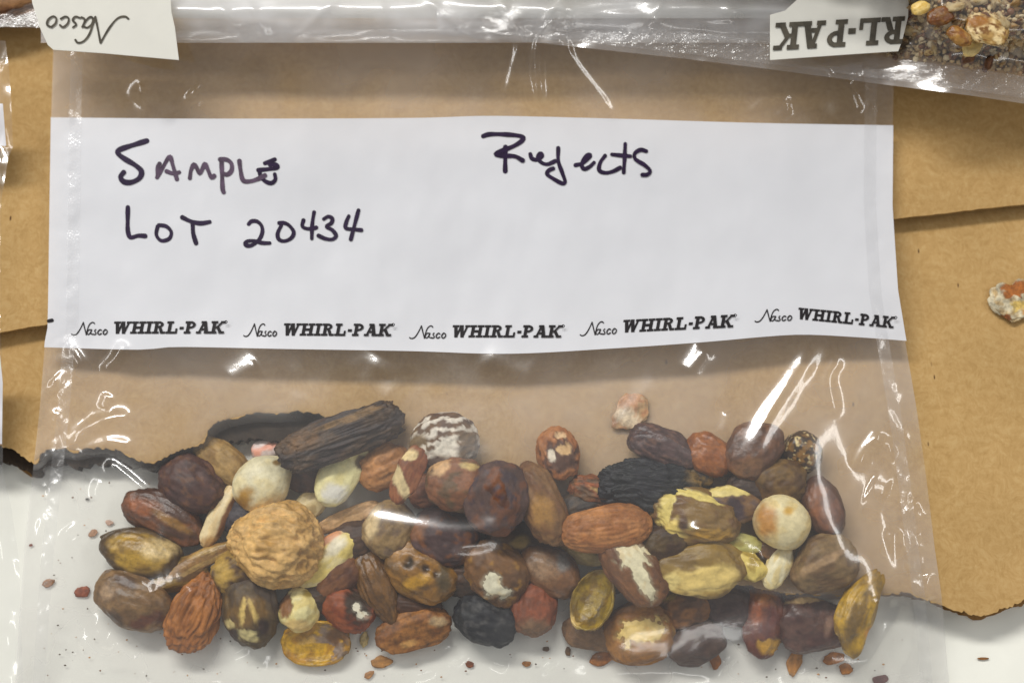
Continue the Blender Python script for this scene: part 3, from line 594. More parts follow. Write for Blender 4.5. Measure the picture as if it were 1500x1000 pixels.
N("nut", "narrow dark golden brown oval nut at lower left of centre", 554, 856, 52, 27, -66, (P(130, 94, 56), P(106, 76, 46)), lift=2, t=.85, grain=.8, mat="gloss", tip=-.3)
N("nut_skin", "long tan skin flake above the pale yellow kernel", 513, 757, 46, 13, 22, (P(196, 160, 120), P(180, 142, 100)), lift=8, t=.5, mat="matte", cat="nut skin", bend=.1)
N("nut_fragment", "pale cream chip between walnut and cream peeled half", 455, 739, 25, 18, 35, (P(206, 190, 144), P(180, 160, 120)), lift=4, t=.7, mat="waxy", facet=4)
N("nut", "added dark brown filler nut in the gap below the long tan flake", 520, 790, 36, 26, 10, (P(70, 52, 46), P(84, 62, 52)), lift=1, t=.9)  # filler added to darken the gap
N("nut", "hazy brown nut at bottom, left of the pale yellow bottom kernel", 872, 926, 46, 24, -8, (P(136, 106, 90), P(120, 94, 82)), t=.8, patches=((8, -22, 20, 8, 10, P(176, 160, 120), .4, .4),))
N("nut", "added dark brown filler nut in the gap below the twisted khaki nut", 975, 795, 34, 30, 10, (P(70, 54, 46), P(86, 70, 52)), lift=1, t=.9)  # dark filler, added so no light ground shows in the gap
N("nut", "added dark filler nut at the back between tan almond and black nut", 850, 745, 36, 24, 20, (P(64, 58, 54), P(78, 66, 58)), t=.8)
N("nut", "added deep brown filler nut hidden low in the middle gap", 690, 845, 40, 30, 0, (P(60, 48, 42), P(76, 56, 48)), t=.9)  # these low ones are dark fillers, added so the gaps stay dark
N("nut", "added deep brown filler nut low under the half peeled nut", 900, 846, 28, 20, 30, (P(56, 46, 40), P(72, 54, 46)), t=.9)
N("nut", "added dark brown filler nut low between walnut and red nut", 470, 872, 30, 24, 0, (P(72, 56, 48), P(60, 48, 44)), t=.9)
N("nut", "added dark filler nut low between plum brown nut and cream curl", 1100, 716, 34, 26, 0, (P(74, 60, 56), P(62, 52, 50)), t=.9)
N("nut_skin", "papery pink skin flake alone above the date shaped nut", 925, 603, 29, 21, 64, (P(186, 138, 110), P(182, 150, 120)), t=.16, mat="gloss", lump=.28, facet=5, full=0, bend=.2, cat="nut skin", lift=1.2, patches=((-6, 10, 26, 12, -30, P(210, 190, 160), .5, .4),))

# ------------------------------------------------------------------ crumbs
def crumb(label, cx, cy, a, b, ang, c, z=None):
    return nut("crumb", label, cx, cy, a, b, ang, (c, tuple(k * .7 for k in c)), t=.22, facet=6, sub=3, lump=.3, full=0, cat="crumb", group="crumbs loose in the bag", film=False, zabs=z)
crumb("reddish crumb on white table left of the taupe bean nut", 121, 867, 11, 8, 25, P(170, 100, 88))
crumb("small tan crumb nearest the left side seal", 70, 854, 9, 6, 10, P(170, 122, 96))
crumb("tiny pinkish crumb left of olive yellow nut", 136, 780, 7, 5, 40, P(190, 150, 130))
crumb("pale orange crumb beside the husk rim", 160, 765, 6, 4, 0, P(214, 180, 160))
crumb("tiny dark crumb above left of the dark elongated nut", 128, 731, 3, 2, 0, P(90, 84, 76))
crumb("tiny red speck crumb by the left side seal", 45, 798, 3, 2, 0, P(150, 80, 60))
crumb("rectangular orange crumb under the dark taupe nut", 1048, 968, 12, 8, 82, P(180, 116, 66))
crumb("orange strip crumb under the maroon blocky nut", 1164, 968, 22, 10, 66, P(196, 140, 84))
crumb("orange crumb touching the yellow folded shell", 1222, 963, 15, 9, 15, P(196, 130, 72))
crumb("brown orange square crumb near the bottom right crease", 1240, 979, 10, 8, 5, P(186, 124, 66))
crumb("orange shred crumb under the hazy brown nut", 884, 963, 20, 9, 20, P(184, 120, 68))
crumb("tan crumb hanging below the orange dried chunk", 560, 968, 14, 8, 10, P(190, 140, 90))
crumb("small tan crumb at bottom edge below the yellow shell", 541, 988, 8, 5, 30, P(190, 140, 100))
crumb("red brown crumb right of the orange dried chunk", 688, 972, 6, 5, 0, P(140, 80, 50))
crumb("yellowish crumb under the brick red nut", 533, 935, 6, 11, 0, P(206, 186, 130))
crumb("orange brown crumb below the red brown nut", 771, 972, 6, 4, 0, P(170, 116, 70))
crumb("dark crumb below the red brown nut", 800, 950, 5, 4, 0, P(110, 86, 72))
crumb("dark crumb at the foot of the olive shell cup", 832, 953, 4, 6, 0, P(110, 84, 66))
o = crumb("thin brown sliver alone on the white table at lower right", 1440, 964, 8, 2, 0, S(150, 100, 50)); o["group"] = "crumbs on the table"
o = crumb("dark red crumb on the table at the bottom right edge", 1288, 995, 12, 6, 15, S(110, 55, 60)); o["group"] = "crumbs on the table"
# nut flake on the cardboard, right
fl = nut("shell_piece", "broken brown and white nut flake lying on bare cardboard", 1486, 444, 37, 30, 32, (S(226, 212, 178), S(198, 168, 118)), t=.17, mat="rough", facet=10, lump=.3, wr=.11, wf=3.4, ridges=1, full=0, sub=6,
         patches=((8, -22, 30, 12, 8, S(168, 98, 36), .12, .5), (-18, 26, 10, 8, 0, S(160, 96, 50), .2, .5), (6, 4, 12, 7, 0, S(220, 186, 100), .3, .6), (20, 14, 8, 10, 0, S(206, 150, 84), .3, .6)), cat="nut flake", film=False)
# fine specks nobody could count
rs = np.random.RandomState(21)
v0, f0 = ICO[2]
vs, fs, cs = [], [], []
for k in range(150):
    if k < 90: px, py = rs.uniform(60, 1330), rs.uniform(935, 992)
    else: px, py = rs.uniform(60, 330), rs.uniform(700, 990)
    if py < torn_y(px) + 12: continue
    r_ = rs.uniform(0.6, 1.9) * 1e-4
    p = U(px, py, 0.0008) 
    fs.append(f0 + sum(len(q) for q in vs)); vs.append(v0 * (r_ * rs.uniform(.7, 1.8), r_, r_ * .6) + p)
    c = np.array([P(120, 80, 60), P(90, 76, 66), P(186, 140, 100)][rs.randint(3)]); cs.append(np.tile(c, (len(v0), 1)))
tag(mesh_obj("crumbs", np.vstack(vs), np.vstack(fs), NM["matte"], col=np.vstack(cs)), "fine brown specks of nut dust along the bottom of the bag", "crumbs", kind="stuff")

# ------------------------------------------------------------------ bag: height of its front film
YL = [(-60, 60), (40, 74), (75, 78), (172, 75), (300, 73), (440, 71), (480, 70), (500, 66), (600, 58), (700, 47), (800, 36), (900, 28), (1000, 22), (1120, 16)]
YR = [(-60, 1318), (40, 1312), (75, 1310), (172, 1308), (300, 1307), (350, 1310), (430, 1315), (500, 1326), (600, 1343), (700, 1357), (800, 1369), (870, 1379), (1000, 1390), (1120, 1396)]
def xL(y): return np.interp(y, [a for a, _ in YL], [b for _, b in YL])
def xR(y): return np.interp(y, [a for a, _ in YR], [b for _, b in YR])
ST = 2.5
GX, GY = np.arange(-100, 1601, ST), np.arange(-100, 1161, ST)
XX, YY = np.meshgrid(GX, GY)
def blur(z, s):
    s = s / ST; r = int(3 * s) + 1; k = np.exp(-0.5 * (np.arange(-r, r + 1) / s) ** 2); k /= k.sum()
    z = np.pad(z, r, mode='edge')
    z = np.apply_along_axis(lambda q: np.convolve(q, k, 'valid'), 1, z)
    return np.apply_along_axis(lambda q: np.convolve(q, k, 'valid'), 0, z)
def dilate(z, rad):
    n = int(rad / ST); out = z.copy()
    for dx in range(-n, n + 1):
        for dy in range(-n, n + 1):
            if dx * dx + dy * dy <= n * n:
                out = np.maximum(out, np.roll(np.roll(z, dy, 0), dx, 1))
    return out
def project(p):
    d = p - CL
    dep = d @ FW
    return 750 + d[:, 0] / dep / HF * 750, 500 - (d @ UP) / dep / HF * 750
grd = ground(XX, YY)
top = np.zeros_like(XX)
for tp in TOPS:
    x, y = project(tp)
    i = np.clip(((y + 100) / ST).round().astype(int), 0, len(GY) - 1); j = np.clip(((x + 100) / ST).round().astype(int), 0, len(GX) - 1)
    np.maximum.at(top, (i, j), tp[:, 2])
top = dilate(top, 5)
row_y = [-100, 0, 65, 110, 175, 300, 420, 500, 560, 640, 720, 800, 880, 950, 990, 1030, 1160]
row_z = [26, 25, 22.0, 19.4, 17.0, 15.2, 14.6, 14.8, 15.6, 16.8, 17.8, 16.4, 12.8, 8.5, 5.5, 3.2, 1.5]
base = np.interp(YY, row_y, np.array(row_z) * 1e-3)
dl, dr = XX - xL(YY), xR(YY) - XX
edge = np.minimum(dl, dr)
wide = np.interp(YY, [0, 180, 500, 700, 1000], [190, 210, 260, 400, 330])
low_z = np.maximum(blur(dilate(grd, 14), 8) + 0.0012, np.interp(YY, [-100, 0, 75, 140, 200], np.array([24, 23, 19, 14.5, 0]) * 1e-3))
low_z = np.maximum(low_z, np.interp(YY, [60, 200, 500, 650, 800, 900, 1000], np.array([15, 14.0, 12.6, 12.6, 10.8, 6.0, 1.6]) * 1e-3))
k = sstep(0.0, 1.0, (edge - 14) / wide)
base = low_z * (1 - k) + np.maximum(base, low_z) * k
film = np.maximum(base, blur(dilate(top + 0.0002, 50), 26))
film = blur(film, 18)
film = np.maximum(film, blur(dilate(top, 5), 5) + 0.0002)
film = blur(film, 7)
Q = np.stack([XX, YY, XX * 0], -1)
film += 0.00035 * fbm(Q / 150.0 + 3, 2) + 0.00010 * fbm(Q * np.array((1, .6, 1)) / 42.0 + 9, 2)

def crease(pts, width, amp, taper=0.22):
    """a fold pressed into the film along a path"""
    global film
    c = catmull(pts, 6); w = width
    x0, x1, y0, y1 = c[:, 0].min() - 4 * w, c[:, 0].max() + 4 * w, c[:, 1].min() - 4 * w, c[:, 1].max() + 4 * w
    j0, j1 = np.searchsorted(GX, (x0, x1)); i0, i1 = np.searchsorted(GY, (y0, y1))
    X, Y = XX[i0:i1, j0:j1], YY[i0:i1, j0:j1]
    best = np.full(X.shape, 1e9); tt = np.zeros(X.shape); n = len(c) - 1
    for q in range(n):
        p0, p1 = c[q], c[q + 1]; d = p1 - p0; L2 = d @ d + 1e-9
        u = np.clip(((X - p0[0]) * d[0] + (Y - p0[1]) * d[1]) / L2, 0, 1)
        dd = np.hypot(X - p0[0] - u * d[0], Y - p0[1] - u * d[1])
        m = dd < best; best[m] = dd[m]; tt[m] = (q + u[m]) / n
    a = sstep(0, taper, tt) * sstep(0, taper, 1 - tt)
    film[i0:i1, j0:j1] += amp * 1e-3 * np.exp(-(best / w) ** 2) * a

def calm(pts, rad, up):
    global film
    c = catmull(pts, 6); best = np.full(XX.shape, 1e9)
    for q in c: best = np.minimum(best, np.hypot(XX - q[0], YY - q[1]))
    w = np.exp(-(best / rad) ** 2)
    film = film * (1 - w) + (blur(film, 40) + up * 1e-3) * w
calm([(420, 700), (520, 660), (651, 620), (800, 640), (760, 720), (600, 770), (700, 780), (480, 760)], 80, 0.2)
calm([(1000, 770), (1060, 780), (1110, 815)], 45, 0.8)
calm([(1200, 500), (1150, 590), (1090, 690)], 70, 0.3)
calm([(215, 860), (290, 840)], 35, .8)
# small crinkles where the bag is slack
for cx_, cy_, rx_, ry_, amp_, wl_, sd_ in ((150, 620, 85, 120, .50, 70, 12), (110, 790, 60, 90, .22, 44, 2), (140, 940, 110, 70, .38, 44, 3), (1290, 690, 80, 190, .42, 70, 4), (1250, 560, 70, 60, .3, 50, 10),
                                           (1300, 930, 70, 70, .35, 50, 5), (700, 985, 620, 38, .34, 42, 6), (190, 120, 110, 50, .4, 60, 7), (1180, 125, 110, 50, .25, 50, 8), (800, 110, 120, 60, .25, 70, 9), (600, 560, 500, 40, .10, 70, 11)):
    w = np.exp(-((XX - cx_) / rx_) ** 2 - ((YY - cy_) / ry_) ** 2)
    q = noise3(Q * np.array((1, .8, 1)) / wl_ + 13.7 * sd_) + .4 * noise3(Q / (wl_ * .5) + 5.1 * sd_)
    film = film + w * amp_ * 1.15e-3 * (np.sqrt(q * q + .02) * 1.6 if sd_ % 2 else q)
CREASES = [
    ([(120, 74), (150, 78), (200, 94), (290, 122)], 7, .55), ([(195, 120), (225, 150), (262, 176)], 8, .5), ([(280, 128), (300, 152)], 9, .6), ([(360, 76), (350, 105), (325, 140)], 7, .25),
    ([(722, 10), (750, 35), (762, 62), (752, 110), (735, 172)], 6, .62), ([(828, 20), (794, 52), (787, 100), (796, 176)], 6, .72), ([(822, 38), (835, 85), (868, 130), (905, 178)], 6, .75),
    ([(1190, 88), (1206, 104), (1222, 124)], 6, .4), ([(1238, 112), (1247, 140), (1258, 170)], 6, .45), ([(1088, 176), (1128, 146), (1162, 150)], 6, .4), ([(1138, 178), (1148, 164), (1160, 158)], 5, .4),
    ([(185, 498), (170, 525), (148, 548)], 6, .6), ([(95, 505), (112, 522), (120, 540)], 6, .5), ([(75, 555), (90, 568)], 9, .5), ([(98, 664), (128, 628), (165, 612), (200, 612)], 8, .8),
    ([(105, 672), (150, 650), (205, 656)], 7, .6), ([(152, 672), (185, 698), (224, 732)], 6, .7), 
    ([(160, 575), (150, 600)], 6, .4), ([(1206, 492), (1160, 562), (1122, 622), (1084, 696)], 11, .62), ([(1040, 508), (1022, 530), (1006, 552)], 10, .7), ([(1234, 518), (1214, 556), (1226, 618)], 7, .5),
    ([(1255, 690), (1268, 660), (1298, 632)], 7, .7), ([(1286, 676), (1312, 654)], 6, .5), ([(1270, 712), (1300, 726)], 12, .9), ([(1330, 738), (1350, 764)], 7, .6), ([(1308, 770), (1312, 800), (1326, 850)], 8, .7),
    ([(1328, 888), (1292, 936), (1262, 986)], 7, .9), ([(1250, 882), (1280, 880), (1316, 882)], 5, .4), ([(1350, 840), (1366, 880)], 10, .8),
    ([(490, 756), (600, 778), (690, 788), (760, 764)], 15, 1.28), ([(990, 776), (1045, 782), (1084, 800), (1112, 828)], 9, .9), ([(205, 880), (242, 862), (292, 846)], 10, .9),
    ([(158, 896), (134, 926), (128, 960), (138, 1010)], 6, .6), ([(88, 902), (118, 934), (146, 1006)], 6, .6), ([(60, 890), (96, 914)], 7, .5), ([(150, 935), (166, 950)], 8, .6), ([(196, 958), (206, 990)], 5, .5), ([(110, 955), (120, 985)], 6, .5),
    ([(656, 944), (662, 974)], 5, .6), ([(664, 972), (684, 952)], 5, .5), ([(716, 966), (744, 976)], 5, .5), ([(335, 958), (366, 944)], 5, .5), ([(380, 978), (392, 950)], 5, .4), ([(600, 988), (640, 978)], 6, .5),
    ([(150, 700), (140, 720), (150, 736)], 5, .4), ([(96, 770), (112, 790)], 9, .5), ([(800, 972), (808, 980)], 8, .6), ([(1062, 968), (1070, 974)], 9, .8), ([(1148, 978), (1180, 990)], 5, .5),
    ([(420, 34), (520, 30), (620, 34)], 12, .5), ([(980, 560), (940, 590), (900, 640)], 14, .3), ([(560, 520), (540, 560), (580, 600)], 16, .3), ([(380, 530), (330, 560)], 10, .3), ([(700, 520), (790, 560)], 12, .25),
    ([(860, 990), (960, 984), (1060, 988)], 8, .5), ([(250, 990), (330, 996)], 7, .5), ([(440, 990), (520, 996)], 7, .4),
    ([(1096, 808), (1118, 828)], 5, .4), ([(1060, 640), (1070, 600)], 7, .3),
]
for c in CREASES: crease(c[0], c[1] * 1.5, c[2] * 1.25)
# ripples along both side seals
for sgn, ex in ((1, xL), (-1, xR)):
    off = XX - ex(YY) if sgn == 1 else ex(YY) - XX
    win = np.exp(-((off - 30) / 16) ** 2)
    amp = np.interp(YY, [60, 170, 190, 480, 500, 620, 760, 1000], [.30, .30, .10, .12, .45, .6, .7, .5])
    film += 1e-3 * amp * win * fbm(np.stack([off / 24.0, YY / 26.0, XX * 0 + sgn * 5], -1), 2)
    film += 1e-3 * 0.5 * amp * sstep(26, 8, off) * (off > -20) * fbm(np.stack([off / 60.0, YY / 34.0, XX * 0 + sgn * 9], -1), 2)
def fz(px, py): return sample(film, px, py)
gsm = blur(dilate(grd, 14), 8) + 0.0005
def sample(film, px, py):
    px, py = np.asarray(px, float), np.asarray(py, float)
    u = np.clip((px - GX[0]) / ST, 0, len(GX) - 1.001); v = np.clip((py - GY[0]) / ST, 0, len(GY) - 1.001)
    i, j = v.astype(int), u.astype(int); a, b = u - j, v - i
    return (film[i, j] * (1 - a) + film[i, j + 1] * a) * (1 - b) + (film[i + 1, j] * (1 - a) + film[i + 1, j + 1] * a) * b
def patch(name, fx0, fx1, y0, y1, nu, nv, zfun, mat, parent):
    """sheet between two side curves and two end curves, given in photo positions"""
    s, t = np.meshgrid(np.linspace(0, 1, nu), np.linspace(0, 1, nv))
    ym = (y0(0.5) if callable(y0) else y0) * (1 - t) + (y1(0.5) if callable(y1) else y1) * t
    X = fx0(ym) * (1 - s) + fx1(ym) * s
    Y = (y0(X) if callable(y0) else y0 + 0 * X) * (1 - t) + (y1(X) if callable(y1) else y1 + 0 * X) * t
    p = U(X, Y, zfun(X, Y)).reshape(-1, 3)
    idx = np.arange(nu * nv).reshape(nv, nu)
    f = np.stack([idx[1:, :-1].ravel(), idx[1:, 1:].ravel(), idx[:-1, 1:].ravel(), idx[:-1, :-1].ravel()], 1)
    return child(mesh_obj(name, p, f, mat), parent)

bag = empty("sample_bag", (0, -0.01, Z_LOW), "clear plastic sample bag of mixed nuts with handwritten white panel", "bag")
patch("front_film", xL, xR, 30.0, 1100.0, 540, 440, fz, M_FILM, bag)
patch("back_film", xL, xR, 30.0, 1100.0, 180, 180, lambda X, Y: np.minimum(sample(gsm, X, Y), fz(X, Y) - 0.0002), M_BACK, bag)

# white write-on panel
PT = [(60, 172), (300, 174), (600, 173), (720, 170), (900, 174), (1100, 180), (1320, 184)]
PB = [(50, 508), (200, 512), (260, 508), (420, 511), (600, 514), (745, 518), (900, 510), (1030, 501), (1120, 493), (1180, 490), (1260, 494), (1340, 500)]
pt_f = lambda x: np.interp(x, np.linspace(60, 1320, 60), blur_line(PT)) if not np.isscalar(x) else 175.0
def blur_line(P_):
    x = np.linspace(P_[0][0], P_[-1][0], 60)
    c = catmull(P_, 10); return np.interp(x, c[:, 0], c[:, 1])
pb_f = lambda x: np.interp(x, np.linspace(50, 1340, 60), blur_line(PB)) if not np.isscalar(x) else 508.0
panel = patch("write_on_panel", lambda y: xL(y) - 0.5, lambda y: xR(y) + 0.5, pt_f, pb_f, 420, 120, lambda X, Y: fz(X, Y) + 0.00012, M_PANEL, bag)

def seal(side, y0, y1, o0, o1):
    fx = (lambda o: (lambda y: xL(y) + o)) if side < 0 else (lambda o: (lambda y: xR(y) - o))
    a, b = (o0, o1) if side < 0 else (o1, o0)
    return patch("side_seal", fx(a), fx(b), y0, y1, 9, 360, lambda X, Y: fz(X, Y) + 0.0003, M_SEAL, bag)
seal(-1, 76.0, 1090.0, 26, 44); seal(1, 86.0, 1090.0, 24, 42)

# ------------------------------------------------------------------ writing
class Ribbon:
    def __init__(self): self.v, self.f, self.k = [], [], 0
    def stroke(self, pts, w, zf, lift, smooth=True, flatcap=False, rise=3e-6):
        c = catmull(pts, 7) if smooth else np.asarray(pts, float)
        if smooth:                                                # even spacing
            sg = np.hypot(*np.diff(c, axis=0).T); cum = np.concatenate([[0], np.cumsum(sg)])
            m = max(4, int(cum[-1] / 1.6)); t = np.linspace(0, cum[-1], m)
            c = np.stack([np.interp(t, cum, c[:, 0]), np.interp(t, cum, c[:, 1])], 1)
        d = np.gradient(c, axis=0); d /= np.linalg.norm(d, axis=1)[:, None] + 1e-9
        nr = np.stack([-d[:, 1], d[:, 0]], 1)
        n = len(c); ww = np.full(n, w / 2) * (1 + 0.10 * np.sin(np.arange(n) * 0.35 + self.k))
        rows = [(c[i] - nr[i] * ww[i], c[i], c[i] + nr[i] * ww[i]) for i in range(n)]
        if not flatcap:
            for end, sg in ((0, -1), (n - 1, 1)):
                ex = []
                for q in (0.45, 0.8, 1.0):
                    h = ww[end] * math.sqrt(max(0, 1 - q * q)) + 0.05
                    p = c[end] + sg * d[end] * ww[end] * q
                    ex.append((p - nr[end] * h, p, p + nr[end] * h))
                rows = ex[::-1] + rows if sg < 0 else rows + ex
        a = np.array(rows)                                        # rows x 3 x 2
        lev = lift + self.k * 1.2e-5 + np.arange(len(a))[:, None] * rise * 0.3
        P3 = U(a[..., 0], a[..., 1], zf(a[..., 0], a[..., 1]) + lev)
        b0 = sum(len(q) for q in self.v); self.v.append(P3.reshape(-1, 3))
        for i in range(len(a) - 1):
            for j in (0, 1):
                q = b0 + i * 3 + j
                self.f.append((q, q + 3, q + 4, q + 1))
        self.k += 1
    def poly(self, pts, zf, lift):
        a = np.asarray(pts, float)
        P3 = U(a[:, 0], a[:, 1], zf(a[:, 0], a[:, 1]) + lift + self.k * 2.5e-6)
        b0 = sum(len(q) for q in self.v); self.v.append(P3); self.f.append(tuple(range(b0, b0 + len(a)))); self.k += 1
    def build(self, name, mat, parent, root):
        o = mesh_obj(name, np.vstack(self.v), self.f, mat, smooth=False)
        o.parent = parent
        return o
def zoom(pts, x0, y0, s): return [(x0 + x / s, y0 + y / s) for x, y in pts]
def word(name, strokes, x0, y0, s, mat, lab, w=8.2):
    r = Ribbon()
    for st in strokes:
        ww = w
        if isinstance(st, tuple): st, ww = st
        r.stroke(zoom(st, x0, y0, s), ww, fz, 0.00022)
    o = r.build(name, mat, panel, bag); o["label"] = lab
    return o
A1 = (150, 180, 5.0)
word("handwriting", [[(325, 132), (250, 155), (130, 195), (112, 222), (160, 262), (240, 310), (285, 355), (270, 405), (210, 435), (155, 430), (132, 395), (155, 362)]], *A1, M_INK, "handwritten letter S of the word Sample", 7.6)
word("handwriting", [[(400, 400), (440, 330), (492, 248), (515, 310), (545, 412)], [(418, 300), (405, 330), (403, 395)], [(470, 355), (520, 372), (562, 362)],
                     [(640, 405), (648, 350), (668, 305), (690, 330), (712, 372), (735, 330), (752, 300), (775, 350), (798, 400), (818, 388)]], *A1, M_INK_W, "handwritten letters A and M, ink half worn", 6.0)
word("handwriting", [[(872, 280), (876, 380), (880, 480), (888, 508)], [(862, 268), (910, 270), (945, 300), (945, 350), (915, 378), (885, 372)],
                     [(1003, 280), (1012, 350), (1030, 420), (1080, 428), (1140, 410), (1190, 385)]], *A1, M_INK_W, "handwritten letters P and L, ink half worn", 6.4)
word("handwriting", [[(1190, 296), (1225, 284), (1262, 268)], [(1142, 346), (1205, 340), (1272, 332), (1284, 318), (1262, 304), (1226, 308)], [(1150, 345), (1160, 395), (1200, 432), (1240, 440), (1266, 415), (1262, 376)]], *A1, M_INK, "handwritten final letter E, overwritten dark", 6.0)
word("handwriting", [[(186, 618), (185, 700), (186, 790), (205, 838), (260, 826), (312, 828)], ([(404, 758), (395, 820), (430, 862), (488, 848), (504, 800), (468, 758), (412, 748)], 5.4),
                     [(585, 692), (650, 722), (720, 735), (785, 725)], [(660, 735), (665, 810), (685, 880)]], *A1, M_INK, "handwritten word Lot", 6.4)
A2 = (340, 290, 1500 / 220)
word("handwriting", [[(165, 260), (195, 232), (250, 235), (295, 280), (300, 350), (265, 420), (200, 470), (145, 475), (130, 450), (165, 428), (230, 430), (300, 448), (375, 450)],
                     [(470, 250), (520, 250), (570, 275), (615, 340), (590, 400), (520, 430), (465, 410), (455, 350), (490, 275)],
                     [(712, 222), (700, 280), (740, 305), (800, 305), (840, 295)], [(818, 142), (800, 260), (795, 405)],
                     [(915, 210), (960, 185), (1000, 205), (990, 250), (940, 285), (1000, 320), (1038, 375), (1000, 412), (930, 405), (862, 375)],
                     [(1165, 180), (1140, 240), (1135, 300), (1210, 312), (1290, 320)], [(1262, 122), (1230, 240), (1185, 412)]], *A2, M_INK, "handwritten number 20434", 5.6)
A3 = (690, 180, 1500 / 280)
word("handwriting", [[(95, 105), (150, 90), (280, 92), (390, 105), (408, 130), (340, 180), (195, 240), (240, 258), (340, 262), (405, 295)], [(270, 190), (268, 290), (268, 378)]], *A3, M_INK, "handwritten capital R of the word Rejects", 6.6)
word("handwriting", [[(465, 245), (478, 280), (520, 290), (560, 262), (545, 238), (525, 270), (550, 310), (600, 325), (660, 300)], [(684, 198), (685, 300), (715, 390), (738, 460), (715, 475), (640, 435), (595, 400), (615, 370), (645, 358)],
                     [(820, 332), (880, 315), (935, 260), (915, 252), (880, 290), (870, 340), (890, 362), (930, 345), (965, 312)], [(1052, 258), (1015, 310), (1005, 370), (1050, 392), (1110, 382), (1170, 352)],
                     [(1210, 165), (1205, 280), (1198, 388)], [(1105, 248), (1170, 255), (1250, 262)], [(1375, 222), (1330, 212), (1285, 240), (1290, 285), (1360, 330), (1405, 375), (1385, 405), (1345, 408)]], *A3, M_INK, "handwritten letters ejects", 5.8)

# printed logo line: script word + slab serif word
def slab_letters():
    def rc(x0, y0, x1, y1): return [(x0, y0), (x1, y0), (x1, y1), (x0, y1)]
    def ln(x0, y0, x1, y1, w): return [(x0 - w / 2, y0), (x0 + w / 2, y0), (x1 + w / 2, y1), (x1 - w / 2, y1)]
    def bowl(x0, yc, rx, ry, th):
        q = []
        for i in range(8):
            a0, a1 = -math.pi / 2 + math.pi * i / 8, -math.pi / 2 + math.pi * (i + 1) / 8
            q.append([(x0 + rx * math.cos(a0), yc + ry * math.sin(a0)), (x0 + rx * math.cos(a1), yc + ry * math.sin(a1)),
                      (x0 + (rx - th) * math.cos(a1), yc + (ry - th * .62) * math.sin(a1)), (x0 + (rx - th) * math.cos(a0), yc + (ry - th * .62) * math.sin(a0))])
        return q
    s = .17
    def stem(x, w=.30, a=.16): return [rc(x, 0, x + w, 1), rc(x - a, 0, x + w + a, s), rc(x - a, 1 - s, x + w + a, 1)]
    L = {}
    L['W'] = (1.62, [rc(0, 1 - s, .62, 1), rc(.66, 1 - s, 1.02, 1), rc(1.16, 1 - s, 1.62, 1), ln(.28, 1, .50, 0, .32), ln(.50, 0, .80, .95, .2), ln(.84, 1, 1.06, 0, .32), ln(1.06, 0, 1.40, 1, .2)])
    L['H'] = (1.30, stem(.16) + stem(.84) + [rc(.40, .40, .9, .60)])
    L['I'] = (.66, stem(.18))
    L['R'] = (1.22, stem(.16) + bowl(.46, .735, .50, .265, .26) + [ln(.66, .50, .92, 0, .30), rc(.80, 0, 1.20, s)])
    L['L'] = (1.12, stem(.16) + [rc(.30, 0, 1.05, s), rc(.86, 0, 1.05, .42)])
    L['-'] = (.52, [rc(.08, .34, .46, .55)])
    L['P'] = (1.10, stem(.16) + bowl(.46, .70, .52, .30, .26))
    L['A'] = (1.24, [ln(.24, 0, .62, 1, .2), ln(.98, 0, .66, 1, .32), rc(.34, .26, .86, .42), rc(0, 0, .46, s), rc(.72, 0, 1.26, s), rc(.34, 1 - s, .70, 1)])
    L['K'] = (1.34, stem(.16) + [ln(.52, .42, 1.06, 1, .22), ln(.62, .56, 1.04, 0, .32), rc(.86, 1 - s, 1.32, 1), rc(.80, 0, 1.32, s)])
    return L
SLAB = slab_letters()
SCRIPT = [[(100, 258), (112, 265), (135, 258), (160, 225), (185, 176)], [(185, 176), (195, 218), (206, 262)], [(206, 262), (222, 205), (240, 180), (258, 175), (266, 184)],
          [(243, 230), (230, 226), (216, 238), (213, 255), (222, 262), (235, 250), (246, 228)], [(246, 228), (239, 252), (250, 260)],
          [(276, 226), (266, 236), (278, 250), (270, 262), (255, 258)], [(318, 233), (308, 226), (294, 238), (291, 255), (302, 262), (316, 254)],
          [(345, 226), (333, 238), (331, 255), (342, 262), (357, 250), (359, 233), (346, 226)]]
def frame(o, ex, ey):
    """local (x right along the line, y up) -> photo position; ex, ey per unit"""
    return lambda x, y: (o[0] + ex[0] * x + ey[0] * y, o[1] + ex[1] * x + ey[1] * y)
def slab_word(rb, text, F, zf, lift, total, shear=.22, gap=.02):
    w = sum(SLAB[c][0] + gap for c in text) - gap
    x, k = 0.0, total / w
    for c in text:
        for q in SLAB[c][1]:
            rb.poly([F((x + a + shear * b) * k, b) for a, b in q], zf, lift)
        x += SLAB[c][0] + gap
def script_word(rb, F, zf, lift, w):
    for st in SCRIPT:
        rb.stroke([F((x - 100) / 265.0, (262 - y) / 87.0) for x, y in st], w, zf, lift)
LOGOS = [(105, 158, 164, 328, 489, 488, 18), (357, 406, 413, 573, 491, 492, 18), (600, 654, 660, 822, 494, 494, 18), (850, 904, 910, 1074, 490, 479, 18.5), (1106, 1161, 1167, 1309, 469, 479, 17)]
